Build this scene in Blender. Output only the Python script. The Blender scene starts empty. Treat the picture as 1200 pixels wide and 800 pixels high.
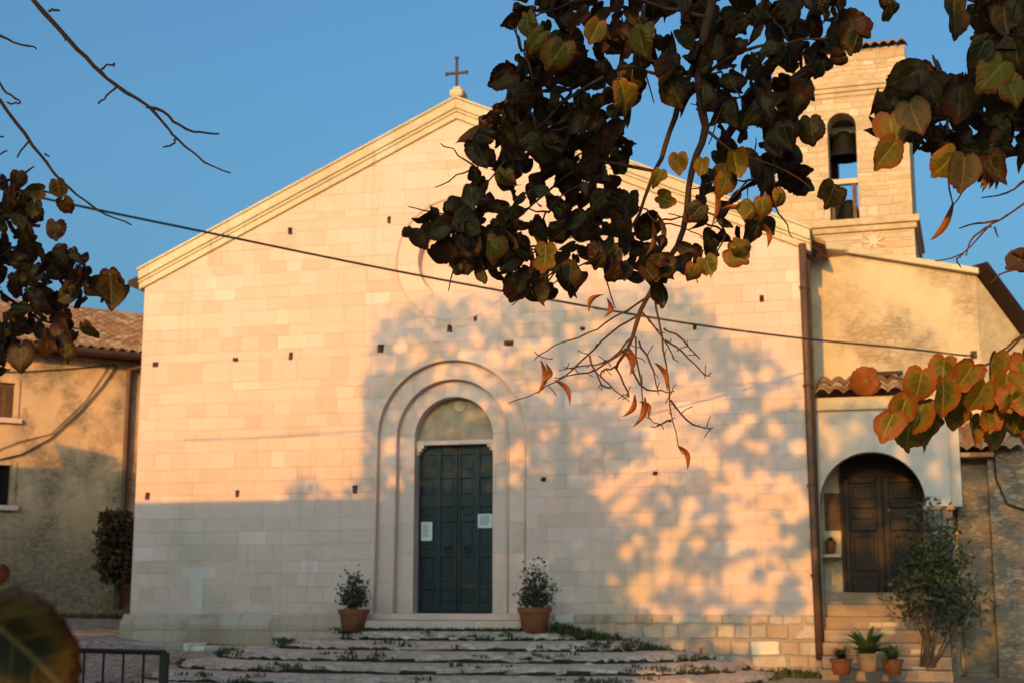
import bpy, bmesh, math, random
from math import sin, cos, pi, radians as R
from mathutils import Vector, Matrix, geometry
random.seed(11)
scene = bpy.context.scene
COL = scene.collection

# ------------------------------------------------------------------ camera, sky, sun, exposure
F_PX = 1720.4
YAW, PITCH, ROLL = R(14.529), R(10.169), R(0.053)
CAM = Vector((7.1824, -23.8155, 0.1334))
FW = Vector((-sin(YAW) * cos(PITCH), cos(YAW) * cos(PITCH), sin(PITCH)))
_r = Vector((cos(YAW), sin(YAW), 0)); _u = _r.cross(FW)
RT = _r * cos(ROLL) + _u * sin(ROLL); UP = -_r * sin(ROLL) + _u * cos(ROLL)
cd = bpy.data.cameras.new('camera'); camo = bpy.data.objects.new('camera', cd); COL.objects.link(camo)
M3 = Matrix((RT, UP, -FW)).transposed(); camo.matrix_world = Matrix.Translation(CAM) @ M3.to_4x4()
cd.sensor_width = 36.0; cd.lens = F_PX / 1200 * 36; cd.clip_start = 0.05; cd.clip_end = 3000
cd.dof.use_dof = True; cd.dof.focus_distance = 3.0; cd.dof.aperture_fstop = 12.0
scene.camera = camo
SUN_EL, SUN_AZ = R(12.0), R(4.0)
TOSUN = Vector((-sin(SUN_AZ) * cos(SUN_EL), -cos(SUN_AZ) * cos(SUN_EL), sin(SUN_EL)))
w = bpy.data.worlds.new('World'); scene.world = w; w.use_nodes = True
nt = w.node_tree; bg = nt.nodes['Background']; sky = nt.nodes.new('ShaderNodeTexSky')
sky.sky_type = 'NISHITA'; sky.sun_disc = False; sky.sun_elevation = SUN_EL; sky.sun_rotation = pi + SUN_AZ
sky.air_density = 1.0; sky.dust_density = 10.0; sky.ozone_density = 4.0; sky.altitude = 300
tint = nt.nodes.new('ShaderNodeMix'); tint.data_type = 'RGBA'; tint.blend_type = 'MULTIPLY'; tint.inputs[0].default_value = 1.0; tint.inputs[7].default_value = (.73, 1.0, .95, 1)
nt.links.new(sky.outputs[0], tint.inputs[6]); nt.links.new(tint.outputs[2], bg.inputs[0]); bg.inputs[1].default_value = 0.145
sd = bpy.data.lights.new('sun', 'SUN'); so = bpy.data.objects.new('sun', sd); COL.objects.link(so)
sd.energy = 2.3; sd.color = (1.0, 0.465, 0.05); sd.angle = R(0.45)
so.rotation_euler = (-TOSUN).to_track_quat('-Z', 'Y').to_euler(); so.location = (0, -60, 40)
scene.view_settings.view_transform = 'Standard'; scene.view_settings.look = 'None'
scene.view_settings.exposure = 0.9; scene.view_settings.gamma = 1.0
scene.cycles.max_bounces = 6; scene.cycles.transparent_max_bounces = 4

# ------------------------------------------------------------------ helpers
def ray(px, py): return (FW * F_PX + RT * (px - 600) - UP * (py - 400)) / F_PX
def P(px, py, d): return CAM + ray(px, py) * d
def at(px, py, pt, n):
    d = ray(px, py); t = (Vector(pt) - CAM).dot(n) / d.dot(n); return CAM + d * t
def proj(q):
    d = Vector(q) - CAM; z = d.dot(FW); return (600 + F_PX * d.dot(RT) / z, 400 - F_PX * d.dot(UP) / z)
def Fy(px, py, y=0.0): return at(px, py, (0, y, 0), Vector((0, 1, 0)))
def Fg(px, py, z): return at(px, py, (0, 0, z), Vector((0, 0, 1)))

class MB:
    def __init__(s): s.v = []; s.f = []; s.uv = None
    def add(s, vs, fs):
        b = len(s.v); s.v += [tuple(v) for v in vs]; s.f += [tuple(i + b for i in f) for f in fs]; return s
    def box(s, x0, x1, y0, y1, z0, z1, M=None):
        vs = [Vector((x, y, z)) for z in (z0, z1) for y in (y0, y1) for x in (x0, x1)]
        if M: vs = [M @ v for v in vs]
        return s.add(vs, [(0, 2, 3, 1), (4, 5, 7, 6), (0, 1, 5, 4), (2, 6, 7, 3), (0, 4, 6, 2), (1, 3, 7, 5)])
    def prism(s, poly, vec):
        n = len(poly); a = [Vector(p) for p in poly]; v = Vector(vec)
        fs = [tuple(range(n)), tuple(range(2 * n - 1, n - 1, -1))]
        fs += [(i, i + n, (i + 1) % n + n, (i + 1) % n) for i in range(n)]
        return s.add(a + [p + v for p in a], fs)
    def tube(s, pts, rad, seg=6, cap=True):
        pts = [Vector(p) for p in pts]; n = len(pts)
        if not hasattr(rad, '__len__'): rad = [rad] * n
        vs = []; ref = None
        for i, p in enumerate(pts):
            t = (pts[min(i + 1, n - 1)] - pts[max(i - 1, 0)]).normalized()
            if ref is None:
                ref = t.orthogonal().normalized()
            ref = (ref - t * ref.dot(t)).normalized(); b = t.cross(ref)
            vs += [p + (ref * cos(2 * pi * k / seg) + b * sin(2 * pi * k / seg)) * rad[i] for k in range(seg)]
        fs = [(i * seg + k, i * seg + (k + 1) % seg, (i + 1) * seg + (k + 1) % seg, (i + 1) * seg + k) for i in range(n - 1) for k in range(seg)]
        if cap: fs += [tuple(range(seg - 1, -1, -1)), tuple((n - 1) * seg + k for k in range(seg))]
        return s.add(vs, fs)
    def lathe(s, prof, c, seg=24):
        c = Vector(c); vs = []
        for r, z in prof: vs += [c + Vector((r * cos(2 * pi * k / seg), r * sin(2 * pi * k / seg), z)) for k in range(seg)]
        fs = [(i * seg + k, i * seg + (k + 1) % seg, (i + 1) * seg + (k + 1) % seg, (i + 1) * seg + k) for i in range(len(prof) - 1) for k in range(seg)]
        return s.add(vs, fs)
    def build(s, name, mat, parent=None, smooth=False, bevel=0):
        me = bpy.data.meshes.new(name); me.from_pydata(s.v, [], s.f)
        if s.uv:
            for nm, arr in s.uv.items():
                l = me.uv_layers.new(name=nm); l.data.foreach_set('uv', arr)
        me.materials.append(mat); me.update()
        if smooth: me.polygons.foreach_set('use_smooth', [True] * len(me.polygons))
        o = bpy.data.objects.new(name, me); COL.objects.link(o)
        if parent:
            o.parent = parent; m = Matrix.Identity(4); q = parent
            if q.type == 'EMPTY': o.matrix_parent_inverse = q.matrix_basis.inverted()
        if bevel:
            b = o.modifiers.new('bevel', 'BEVEL'); b.width = bevel; b.segments = 2; b.limit_method = 'ANGLE'
        return o

def tag(o, label=None, cat=None, group=None, kind=None):
    if label: o['label'] = label
    if cat: o['category'] = cat
    if group: o['group'] = group
    if kind: o['kind'] = kind
    return o
def thing(name, label, cat, loc, group=None):
    o = bpy.data.objects.new(name, None); COL.objects.link(o); o.location = loc; o.empty_display_size = .2
    return tag(o, label, cat, group)
def copy_tree(o, parent=None):
    c = o.copy(); COL.objects.link(c); c.parent = parent
    for ch in list(o.children): copy_tree(ch, c)
    return c

def pin(p, poly):
    x, y = p; c = False; n = len(poly)
    for i in range(n):
        x0, y0 = poly[i]; x1, y1 = poly[i - 1]
        if (y0 > y) != (y1 > y) and x < (x1 - x0) * (y - y0) / (y1 - y0) + x0: c = not c
    return c
def plate(mb, outer, holes, mp, depths=None, extra=()):
    """flat sheet with holes; each hole gets reveal walls of a depth and, if closed, a back"""
    vs = []; es = []
    for poly in [outer] + holes:
        b = len(vs); n = len(poly); vs += [Vector(p) for p in poly]; es += [(b + i, b + (i + 1) % n) for i in range(n)]
    r = geometry.delaunay_2d_cdt(vs, es, [], 0, 1e-5)
    ov = [(v.x, v.y) for v in r[0]]; fs = []
    for f in r[2]:
        cx = sum(ov[i][0] for i in f) / 3; cy = sum(ov[i][1] for i in f) / 3
        if pin((cx, cy), outer) and not any(pin((cx, cy), h) for h in holes): fs.append(tuple(f))
    mb.add([mp(x, y, 0) for x, y in ov], fs)
    for h, (d, closed) in zip(holes, depths or []):
        n = len(h)
        if d: mb.add([mp(x, y, 0) for x, y in h] + [mp(x, y, d) for x, y in h], [(i, (i + 1) % n, (i + 1) % n + n, i + n) for i in range(n)])
        if closed: mb.add([mp(x, y, d) for x, y in h], [tuple(range(n))])
    return mb
def arch(r, zc, z0, n=28, x=0.0): # closed outline of a round-headed opening
    return [(x - r, z0)] + [(x - r * cos(pi * i / n), zc + r * sin(pi * i / n)) for i in range(n + 1)] + [(x + r, z0)]
def circle(x, z, r, n=48): return [(x + r * cos(2 * pi * i / n), z + r * sin(2 * pi * i / n)) for i in range(n)]

# ------------------------------------------------------------------ materials
class NT:
    def __init__(s, name):
        s.m = bpy.data.materials.new(name); s.m.use_nodes = True; s.t = s.m.node_tree
        s.b = s.t.nodes['Principled BSDF']; s.out = s.t.nodes['Material Output']
        s.b.inputs['Specular IOR Level'].default_value = 0.25
    def n(s, kind, **kw):
        x = s.t.nodes.new('ShaderNode' + kind)
        for k, v in kw.items(): setattr(x, k, v)
        return x
    def l(s, a, b): s.t.links.new(a, b)
    def val(s, inp, v):
        if hasattr(v, 'is_linked'): s.l(v, inp)
        else: inp.default_value = v
    def math(s, op, a, b=None, c=None, clamp=False):
        x = s.n('Math', operation=op, use_clamp=clamp); s.val(x.inputs[0], a)
        if b is not None: s.val(x.inputs[1], b)
        if c is not None: s.val(x.inputs[2], c)
        return x.outputs[0]
    def mix(s, f, a, b, blend='MIX'):
        x = s.n('Mix', data_type='RGBA', blend_type=blend, clamp_factor=True); s.val(x.inputs[0], f)
        for i, v in ((6, a), (7, b)): s.val(x.inputs[i], v if hasattr(v, 'is_linked') else (*v, 1))
        return x.outputs[2]
    def co(s): return s.n('TexCoord').outputs['Object']
    def noise(s, co, scale, detail=4, rough=.55, dim='3D'):
        x = s.n('TexNoise', noise_dimensions=dim); s.l(co, x.inputs['W' if dim == '1D' else 'Vector'])
        x.inputs['Scale'].default_value = scale; x.inputs['Detail'].default_value = detail; x.inputs['Roughness'].default_value = rough
        return x.outputs[0]
    def ramp(s, f, a, b): # linear remap to 0..1
        x = s.n('MapRange'); s.l(f, x.inputs[0]); x.inputs[1].default_value = a; x.inputs[2].default_value = b; return x.outputs[0]
    def bump(s, h, dist=.01, strength=1.0, prev=None):
        x = s.n('Bump'); x.inputs['Distance'].default_value = dist; x.inputs['Strength'].default_value = strength; s.l(h, x.inputs['Height'])
        if prev: s.l(prev, x.inputs['Normal'])
        return x.outputs[0]
    def done(s, col, rough=.85, normal=None, spec=.25):
        s.val(s.b.inputs['Base Color'], col if hasattr(col, 'is_linked') else (*col, 1)); s.val(s.b.inputs['Roughness'], rough)
        s.b.inputs['Specular IOR Level'].default_value = spec
        if normal: s.l(normal, s.b.inputs['Normal'])
        return s.m

def ashlar(name, u=(1, 0), bw=.52, rh=.27, c1=(.60, .52, .42), c2=(.54, .45, .35), light=(.70, .64, .55), dark=(.50, .38, .28), mort=(.40, .34, .27),
           mortw=.008, smooth=.1, warp=.3, jit=.012, stain=(.42, .33, .25), stain_amt=.5, bumpd=.012, grime=None, pl=.08, pd=.9):
    N = NT(name); co = N.co(); sx = N.n('SeparateXYZ'); N.l(co, sx.inputs[0]); X, Y, Z = sx.outputs
    U = N.math('ADD', N.math('MULTIPLY', X, u[0]), N.math('MULTIPLY', Y, u[1]))
    nz = N.noise(co, 3.0, 3); nz2 = N.noise(co, 1.1, 2)
    zn = N.noise(Z, 1.9, 2, dim='1D')
    Z2 = N.math('ADD', Z, N.math('MULTIPLY', N.math('SUBTRACT', zn, .5), warp))
    Z2 = N.math('ADD', Z2, N.math('MULTIPLY', N.math('SUBTRACT', nz, .5), jit * 2.5))
    row = N.math('FLOOR', N.math('DIVIDE', Z2, rh)); wn = N.n('TexWhiteNoise', noise_dimensions='1D'); N.l(row, wn.inputs['W'])
    U2 = N.math('ADD', U, N.math('MULTIPLY', wn.outputs[0], bw * 3.7))
    cw = N.n('CombineXYZ'); N.l(N.math('MULTIPLY', U2, 1.3), cw.inputs[0]); N.l(N.math('MULTIPLY', row, 7.3), cw.inputs[1])
    nu = N.noise(cw.outputs[0], 1.0, 0)
    U2 = N.math('ADD', U2, N.math('MULTIPLY', N.math('SUBTRACT', nu, .5), bw * 1.9))
    U2 = N.math('ADD', U2, N.math('MULTIPLY', N.math('SUBTRACT', nz2, .5), jit * 3))
    def brick(du, dv):
        c = N.n('CombineXYZ'); N.l(N.math('ADD', U2, du * bw), c.inputs[0]); N.l(N.math('ADD', Z2, dv * rh), c.inputs[1])
        b = N.n('TexBrick', offset=0, squash=1); N.l(c.outputs[0], b.inputs['Vector'])
        b.inputs['Color1'].default_value = (0, 0, 0, 1); b.inputs['Color2'].default_value = (1, 1, 1, 1); b.inputs['Mortar'].default_value = (.5, .5, .5, 1)
        b.inputs['Scale'].default_value = 1; b.inputs['Mortar Size'].default_value = mortw; b.inputs['Mortar Smooth'].default_value = smooth
        b.inputs['Brick Width'].default_value = bw; b.inputs['Row Height'].default_value = rh
        return b
    b0 = brick(0, 0); b1 = brick(14, 22); b2 = brick(40, 10)
    t0, t1, t2 = b0.outputs[0], b1.outputs[0], b2.outputs[0]
    col = N.mix(t0, c1, c2)
    col = N.mix(N.ramp(t1, 1 - pl - .02, 1 - pl + .02), col, light)
    col = N.mix(N.math('MULTIPLY', N.ramp(t2, pd - .02, pd + .02), .6), col, dark)
    big = N.noise(co, .55, 5, .6); fine = N.noise(co, 14, 5, .65); mid = N.noise(co, 4, 5, .6)
    col = N.mix(N.math('MULTIPLY', N.ramp(big, .5, .72), stain_amt), col, stain)
    col = N.mix(N.math('MULTIPLY', N.ramp(fine, .52, .8), .35), col, tuple(x * .7 for x in stain))
    col = N.mix(N.math('MULTIPLY', N.ramp(mid, .52, .75), .3), col, light)
    gap = N.ramp(nz2, .3, .62)
    mf = N.math('MULTIPLY', b0.outputs[1], N.math('ADD', N.math('MULTIPLY', gap, .75), .25))
    col = N.mix(N.math('MULTIPLY', mf, .42), col, mort)
    st = N.n('Mapping'); N.l(co, st.inputs[0]); st.inputs['Scale'].default_value = (2.6, 2.6, .16)
    sk = N.ramp(N.noise(st.outputs[0], 1.4, 5, .7), .56, .74); col = N.mix(N.math('MULTIPLY', sk, .32), col, tuple(x * .62 for x in stain))
    if grime: # z0, z1, colour: weathering band near the ground, broken up by noise
        z0, z1, gc, amt = grime
        g = N.math('MULTIPLY', N.math('SUBTRACT', 1.0, N.ramp(Z, z0, z1)), N.ramp(N.noise(co, 2.2, 6, .7), .42, .62)); col = N.mix(N.math('MULTIPLY', g, amt), col, gc)
    pit = N.ramp(N.noise(co, 32, 3, .6), .66, .74); col = N.mix(N.math('MULTIPLY', pit, .45), col, tuple(x * .55 for x in stain))
    h = N.math('SUBTRACT', N.math('ADD', N.math('MULTIPLY', fine, .35), N.math('MULTIPLY', t0, .25)), N.math('MULTIPLY', mf, .8))
    return N.done(col, .9, N.bump(h, bumpd), .15)

def rubble(name, c=((.50, .40, .29), (.40, .30, .20), (.56, .47, .36)), plaster=(.56, .44, .30), pa=.5, scale=3.2, low=None, u=None, bumpd=.012):
    """rubble stone half hidden by worn plaster"""
    N = NT(name); co = N.co(); mp = N.n('Mapping'); N.l(co, mp.inputs[0]); mp.inputs['Scale'].default_value = (1, 1, 1.9)
    dn = N.n('TexNoise'); N.l(co, dn.inputs['Vector']); dn.inputs['Scale'].default_value = 2.5
    dv = N.n('Mix', data_type='VECTOR'); dv.inputs[0].default_value = .22; N.l(mp.outputs[0], dv.inputs[4]); N.l(dn.outputs['Color'], dv.inputs[5])
    v = N.n('TexVoronoi', feature='F1'); N.l(dv.outputs[1], v.inputs['Vector']); v.inputs['Scale'].default_value = scale
    e = N.n('TexVoronoi', feature='DISTANCE_TO_EDGE'); N.l(dv.outputs[1], e.inputs['Vector']); e.inputs['Scale'].default_value = scale
    s = N.n('SeparateColor'); N.l(v.outputs['Color'], s.inputs[0])
    col = N.mix(s.outputs[0], c[0], c[1]); col = N.mix(N.ramp(s.outputs[1], .6, .8), col, c[2])
    ed = N.ramp(e.outputs['Distance'], .0, .07); col = N.mix(ed, tuple(x * .72 for x in plaster), col)
    big = N.noise(co, .8, 6, .65); pf = N.ramp(big, .62 - pa * .35, .78 - pa * .35)
    if low:
        sz = N.n('SeparateXYZ'); N.l(co, sz.inputs[0]); pf = N.math('SUBTRACT', 1, pf); pf = N.math('MULTIPLY', N.ramp(sz.outputs[2], low[0], low[1]), N.math('SUBTRACT', 1.15, pf), clamp=True)
    fine = N.noise(co, 11, 6, .7); mid = N.noise(co, 2.2, 5, .6)
    pc = N.mix(N.ramp(mid, .35, .7), plaster, tuple(x * .84 for x in plaster))
    pc = N.mix(N.math('MULTIPLY', N.ramp(fine, .55, .75), .3), pc, tuple(x * .6 for x in plaster))
    col = N.mix(pf, col, pc)
    h = N.math('ADD', N.math('MULTIPLY', N.math('MULTIPLY', ed, N.math('SUBTRACT', 1, N.math('MULTIPLY', pf, .8))), .8), N.math('MULTIPLY', fine, .35))
    return N.done(col, .92, N.bump(h, bumpd), .12)

def simple(name, c, rough=.8, var=.25, scale=8, c2=None, bumpd=.004, spec=.25, metal=0):
    N = NT(name); co = N.co(); n1 = N.noise(co, scale, 5, .6); n2 = N.noise(co, scale * .22, 4, .6)
    c2 = c2 or tuple(x * (1 - var) for x in c)
    col = N.mix(N.ramp(n1, .35, .7), c, c2); col = N.mix(N.math('MULTIPLY', N.ramp(n2, .45, .7), .5), col, tuple(x * (1 - var) for x in c2))
    N.b.inputs['Metallic'].default_value = metal
    return N.done(col, rough, N.bump(n1, bumpd), spec)

M = {}
M['facade'] = ashlar('pale ashlar', bw=.4, rh=.23, grime=(-.9, .9, (.36, .30, .25), .4), jit=.014, warp=.40, c1=(.69, .485, .43), c2=(.635, .43, .37), light=(.72, .53, .48), dark=(.56, .375, .30), mortw=.005, smooth=.4, mort=(.49, .37, .30), bumpd=.007, stain_amt=.7, pl=.05, pd=.87, stain=(.47, .38, .29))
M['facade_trim'] = ashlar('pale trim stone', bw=.75, rh=.5, c1=(.68, .48, .425), c2=(.635, .44, .38), light=(.70, .51, .455), dark=(.58, .39, .32), mortw=.004, smooth=.4, warp=.1, bumpd=.007, pl=.05, pd=.93, stain=(.5, .4, .3), grime=(-.2, 1.1, (.50, .36, .26), .55))
M['repair'] = simple('fresh pale stone', (.67, .55, .49), .9, .12, 7)
M['plinth'] = ashlar('plinth stone', bw=.5, rh=.33, c1=(.54, .42, .34), c2=(.44, .31, .235), dark=(.46, .33, .25), stain=(.16, .14, .12), stain_amt=.8, mortw=.012, mort=(.16, .13, .1), pd=.8, grime=(-.55, -.12, (.50, .27, .15), .6), pl=.02, light=(.55, .46, .40), bumpd=.03, jit=.02)
M['foot'] = ashlar('rough footing stone', bw=.36, rh=.21, c1=(.50, .40, .335), c2=(.39, .30, .245), dark=(.36, .22, .15), stain=(.20, .16, .12), stain_amt=.7, mortw=.022, mort=(.14, .11, .09), smooth=.35, jit=.035, pd=.8, bumpd=.04)
M['rake'] = ashlar('cornice stone', bw=.8, rh=3, c1=(.60, .50, .36), c2=(.52, .41, .28), mortw=.012, warp=0, jit=.004, pl=.1, pd=.85, stain=(.40, .29, .18))
M['tower'] = ashlar('tower stone', u=(cos(R(3)), -sin(R(3))), bw=.26, rh=.11, c1=(.60, .44, .30), c2=(.48, .33, .21), light=(.64, .50, .37), dark=(.42, .27, .17), mort=(.50, .41, .31), mortw=.014, smooth=.5, jit=.025, bumpd=.025)
M['tower_trim'] = simple('tower cornice stone', (.56, .41, .27), .9, .3, 9)
M['wing'] = rubble('wing plaster over rubble', plaster=(.58, .45, .31), pa=.7, scale=8, c=((.46, .34, .23), (.36, .24, .15), (.42, .30, .2)))
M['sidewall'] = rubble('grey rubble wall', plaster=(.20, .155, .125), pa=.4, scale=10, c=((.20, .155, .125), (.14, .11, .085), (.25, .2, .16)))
M['house'] = rubble('ochre plaster over rubble', plaster=(.68, .43, .27), pa=.6, scale=11.0, c=((.22, .165, .12), (.16, .115, .08), (.27, .21, .155)), low=(.6, 3.2))  # lower rubble tone also darkened to carry the wall's shade
M['porch'] = simple('white porch plaster', (.53, .44, .40), .9, .12, 5)
M['brick'] = ashlar('step brick', bw=.28, rh=.085, c1=(.36, .235, .165), c2=(.27, .165, .105), light=(.5, .4, .3), dark=(.3, .17, .1), mort=(.3, .25, .2), mortw=.01, jit=.01)
M['wood'] = simple('dark brown wood', (.028, .011, .006), .6, .4, 12)
M['shutter'] = simple('weathered shutter wood', (.16, .08, .045), .8, .35, 14)
M['door'] = simple('blue green door paint', (.006, .017, .022), .5, .25, 10, spec=.35)
M['iron'] = simple('dark iron', (.02, .018, .018), .6, .3, 20, spec=.4)
M['rust'] = simple('rusty iron', (.10, .05, .03), .8, .4, 20)
M['copper'] = simple('weathered brown pipe', (.11, .055, .035), .6, .35, 9, spec=.4)
M['grey'] = simple('lead grey', (.2, .19, .19), .6, .2, 10)
M['dark'] = simple('unlit interior', (.02, .017, .014), .9, .3, 4)
M['paper'] = simple('white paper', (.62, .64, .66), .8, .06, 30)
M['terra'] = simple('terracotta', (.24, .085, .04), .85, .25, 10)
M['terra_pale'] = simple('pale terracotta', (.42, .25, .15), .85, .25, 10)
M['bronze'] = simple('bell bronze', (.008, .007, .006), .6, .3, 8)
M['cable'] = simple('black cable', (.02, .018, .016), .7, .2, 5)
M['bark'] = simple('linden bark', (.09, .058, .040), .95, .45, 26, bumpd=.003)
M['twig'] = simple('reddish twig bark', (.11, .05, .032), .9, .45, 50, bumpd=.001)
M['bare'] = simple('dark bare twig', (.025, .014, .01), .9, .3, 50, bumpd=.001)
M['stalk'] = simple('green stem', (.06, .07, .02), .8, .3, 30)
def tiles_mat():
    N = NT('old roof tiles'); co = N.co(); v = N.n('TexVoronoi'); N.l(co, v.inputs['Vector']); v.inputs['Scale'].default_value = 3.2
    s = N.n('SeparateColor'); N.l(v.outputs['Color'], s.inputs[0])
    col = N.mix(s.outputs[0], (.30, .15, .08), (.20, .10, .06)); col = N.mix(N.ramp(s.outputs[1], .6, .9), col, (.38, .27, .18))
    f = N.noise(co, 9, 6, .7); col = N.mix(N.math('MULTIPLY', N.ramp(f, .5, .7), .6), col, (.16, .13, .09))
    return N.done(col, .9, N.bump(f, .008), .15)
M['tiles'] = tiles_mat()
def ground_mat():
    N = NT('worn stone paving'); co = N.co(); v = N.n('TexVoronoi', feature='DISTANCE_TO_EDGE'); N.l(co, v.inputs['Vector']); v.inputs['Scale'].default_value = 5.5
    c = N.n('TexVoronoi'); N.l(co, c.inputs['Vector']); c.inputs['Scale'].default_value = 9; s = N.n('SeparateColor'); N.l(c.outputs['Color'], s.inputs[0])
    col = N.mix(s.outputs[0], (.40, .30, .25), (.31, .23, .195)); col = N.mix(N.ramp(s.outputs[1], .7, .9), col, (.46, .36, .31))
    e = N.ramp(v.outputs['Distance'], 0, .06); col = N.mix(e, (.14, .115, .09), col)
    f = N.noise(co, 8, 6, .7); g = N.noise(co, .7, 5, .65)
    col = N.mix(N.math('MULTIPLY', N.ramp(f, .45, .7), .4), col, (.12, .09, .07)); col = N.mix(N.math('MULTIPLY', N.ramp(g, .52, .66), .6), col, (.07, .07, .035))
    return N.done(col, .9, N.bump(N.math('ADD', N.math('MULTIPLY', e, .8), f), .02), .2)
M['ground'] = ground_mat()
def steps_mat():
    N = NT('rubble steps'); co = N.co(); mp = N.n('Mapping'); N.l(co, mp.inputs[0]); mp.inputs['Scale'].default_value = (.6, 1, 1.6)
    v = N.n('TexVoronoi', feature='DISTANCE_TO_EDGE'); N.l(mp.outputs[0], v.inputs['Vector']); v.inputs['Scale'].default_value = 9
    c = N.n('TexVoronoi'); N.l(mp.outputs[0], c.inputs['Vector']); c.inputs['Scale'].default_value = 9; s = N.n('SeparateColor'); N.l(c.outputs['Color'], s.inputs[0])
    col = N.mix(s.outputs[0], (.56, .42, .35), (.45, .33, .275)); col = N.mix(N.ramp(s.outputs[1], .65, .85), col, (.62, .48, .41))
    e = N.ramp(v.outputs['Distance'], 0, .09); f = N.noise(co, 9, 6, .7); g = N.noise(co, 1.6, 6, .7)
    col = N.mix(e, (.34, .26, .21), col); col = N.mix(N.math('MULTIPLY', N.ramp(f, .52, .8), .35), col, (.28, .21, .165))
    col = N.mix(N.math('MULTIPLY', N.ramp(g, .60, .70), .4), col, (.06, .06, .028))
    return N.done(col, .92, N.bump(N.math('ADD', N.math('MULTIPLY', e, .5), f), .02), .15)
M['steps'] = steps_mat()
def lunette_mat(c):
    N = NT('faded lunette fresco'); co = N.co(); f = N.noise(co, 3.2, 6, .65); g = N.noise(co, 14, 6, .7); h = N.noise(co, 1.3, 3)
    col = N.mix(N.ramp(f, .38, .62), (.42, .32, .22), (.30, .22, .17)); col = N.mix(N.math('MULTIPLY', N.ramp(h, .45, .6), .5), col, (.36, .22, .15))
    col = N.mix(N.math('MULTIPLY', N.ramp(g, .5, .72), .5), col, (.48, .42, .34))
    return N.done(col, .9, N.bump(g, .005), .1)
M['lunette'] = lunette_mat(None)
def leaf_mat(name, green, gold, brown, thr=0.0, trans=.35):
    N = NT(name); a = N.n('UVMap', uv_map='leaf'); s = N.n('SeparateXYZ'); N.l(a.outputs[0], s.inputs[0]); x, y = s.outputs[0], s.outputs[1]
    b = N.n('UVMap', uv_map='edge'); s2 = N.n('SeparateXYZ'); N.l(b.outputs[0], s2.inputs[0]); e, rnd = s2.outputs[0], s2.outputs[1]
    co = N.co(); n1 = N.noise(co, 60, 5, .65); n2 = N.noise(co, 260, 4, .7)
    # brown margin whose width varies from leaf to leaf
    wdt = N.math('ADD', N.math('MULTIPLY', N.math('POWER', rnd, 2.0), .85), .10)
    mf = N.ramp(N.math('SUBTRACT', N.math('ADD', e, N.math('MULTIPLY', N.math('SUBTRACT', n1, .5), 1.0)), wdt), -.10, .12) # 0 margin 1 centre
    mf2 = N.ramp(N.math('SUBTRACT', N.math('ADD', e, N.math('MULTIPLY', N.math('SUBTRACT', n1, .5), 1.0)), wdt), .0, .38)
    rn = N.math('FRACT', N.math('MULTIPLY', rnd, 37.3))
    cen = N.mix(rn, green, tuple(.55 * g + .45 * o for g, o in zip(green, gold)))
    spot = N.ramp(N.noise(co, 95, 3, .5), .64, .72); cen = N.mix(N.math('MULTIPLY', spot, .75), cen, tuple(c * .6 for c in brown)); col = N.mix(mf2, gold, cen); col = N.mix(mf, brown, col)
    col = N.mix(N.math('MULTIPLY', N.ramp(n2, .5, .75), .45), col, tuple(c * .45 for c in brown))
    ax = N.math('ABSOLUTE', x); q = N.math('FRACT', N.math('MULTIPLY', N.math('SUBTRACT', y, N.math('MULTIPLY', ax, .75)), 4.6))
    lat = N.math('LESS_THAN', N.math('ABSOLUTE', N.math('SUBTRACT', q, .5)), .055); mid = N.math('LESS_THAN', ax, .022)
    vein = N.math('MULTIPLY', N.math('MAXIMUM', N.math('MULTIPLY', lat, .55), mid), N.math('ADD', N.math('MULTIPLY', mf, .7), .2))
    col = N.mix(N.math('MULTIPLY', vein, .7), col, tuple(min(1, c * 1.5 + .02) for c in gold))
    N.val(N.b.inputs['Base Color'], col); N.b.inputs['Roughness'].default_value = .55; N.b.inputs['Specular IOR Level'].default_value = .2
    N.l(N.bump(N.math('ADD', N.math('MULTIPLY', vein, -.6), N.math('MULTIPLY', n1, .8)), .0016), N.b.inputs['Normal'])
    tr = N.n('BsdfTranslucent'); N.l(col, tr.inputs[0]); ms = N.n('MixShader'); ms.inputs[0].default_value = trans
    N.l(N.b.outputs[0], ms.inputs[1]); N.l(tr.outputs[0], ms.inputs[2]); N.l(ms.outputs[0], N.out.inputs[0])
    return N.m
M['leaf'] = leaf_mat('linden leaf', (.0115, .0125, .003), (.07, .042, .006), (.036, .010, .003), trans=.08)  # darkened copy: shade of the hanging mass put into the colour
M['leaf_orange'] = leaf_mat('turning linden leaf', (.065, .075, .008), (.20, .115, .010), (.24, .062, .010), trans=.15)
M['leaf_lit'] = leaf_mat('sunlit linden leaf', (.07, .068, .008), (.17, .11, .010), (.19, .055, .010), trans=.12)  # lighter yellow copy: sunlight put into the colour of leaves at the flecks
M['bract'] = simple('dry bract', (.34, .10, .025), .85, .4, 60, bumpd=.001)
def foliage(name, a, b):
    N = NT(name); co = N.co(); n1 = N.noise(co, 3, 4, .6); n2 = N.noise(co, 30, 2)
    col = N.mix(N.ramp(n1, .35, .65), a, b); col = N.mix(N.math('MULTIPLY', N.ramp(n2, .5, .7), .5), col, tuple(c * .6 for c in a))
    return N.done(col, .6, None, .25)
M['shrub'] = foliage('dark shrub leaves', (.03, .04, .017), (.055, .065, .028))
M['hedge'] = foliage('reddish hedge leaves', (.075, .042, .022), (.045, .03, .015))
M['grass'] = foliage('low weeds', (.045, .055, .02), (.07, .075, .03))
M['moss'] = simple('dark moss and soil', (.045, .04, .022), .95, .4, 30, bumpd=.01)
M['fern'] = foliage('fresh pot plant leaves', (.07, .12, .03), (.12, .16, .05))
M['crown'] = foliage('linden crown leaves', (.045, .042, .012), (.08, .05, .014))

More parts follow.
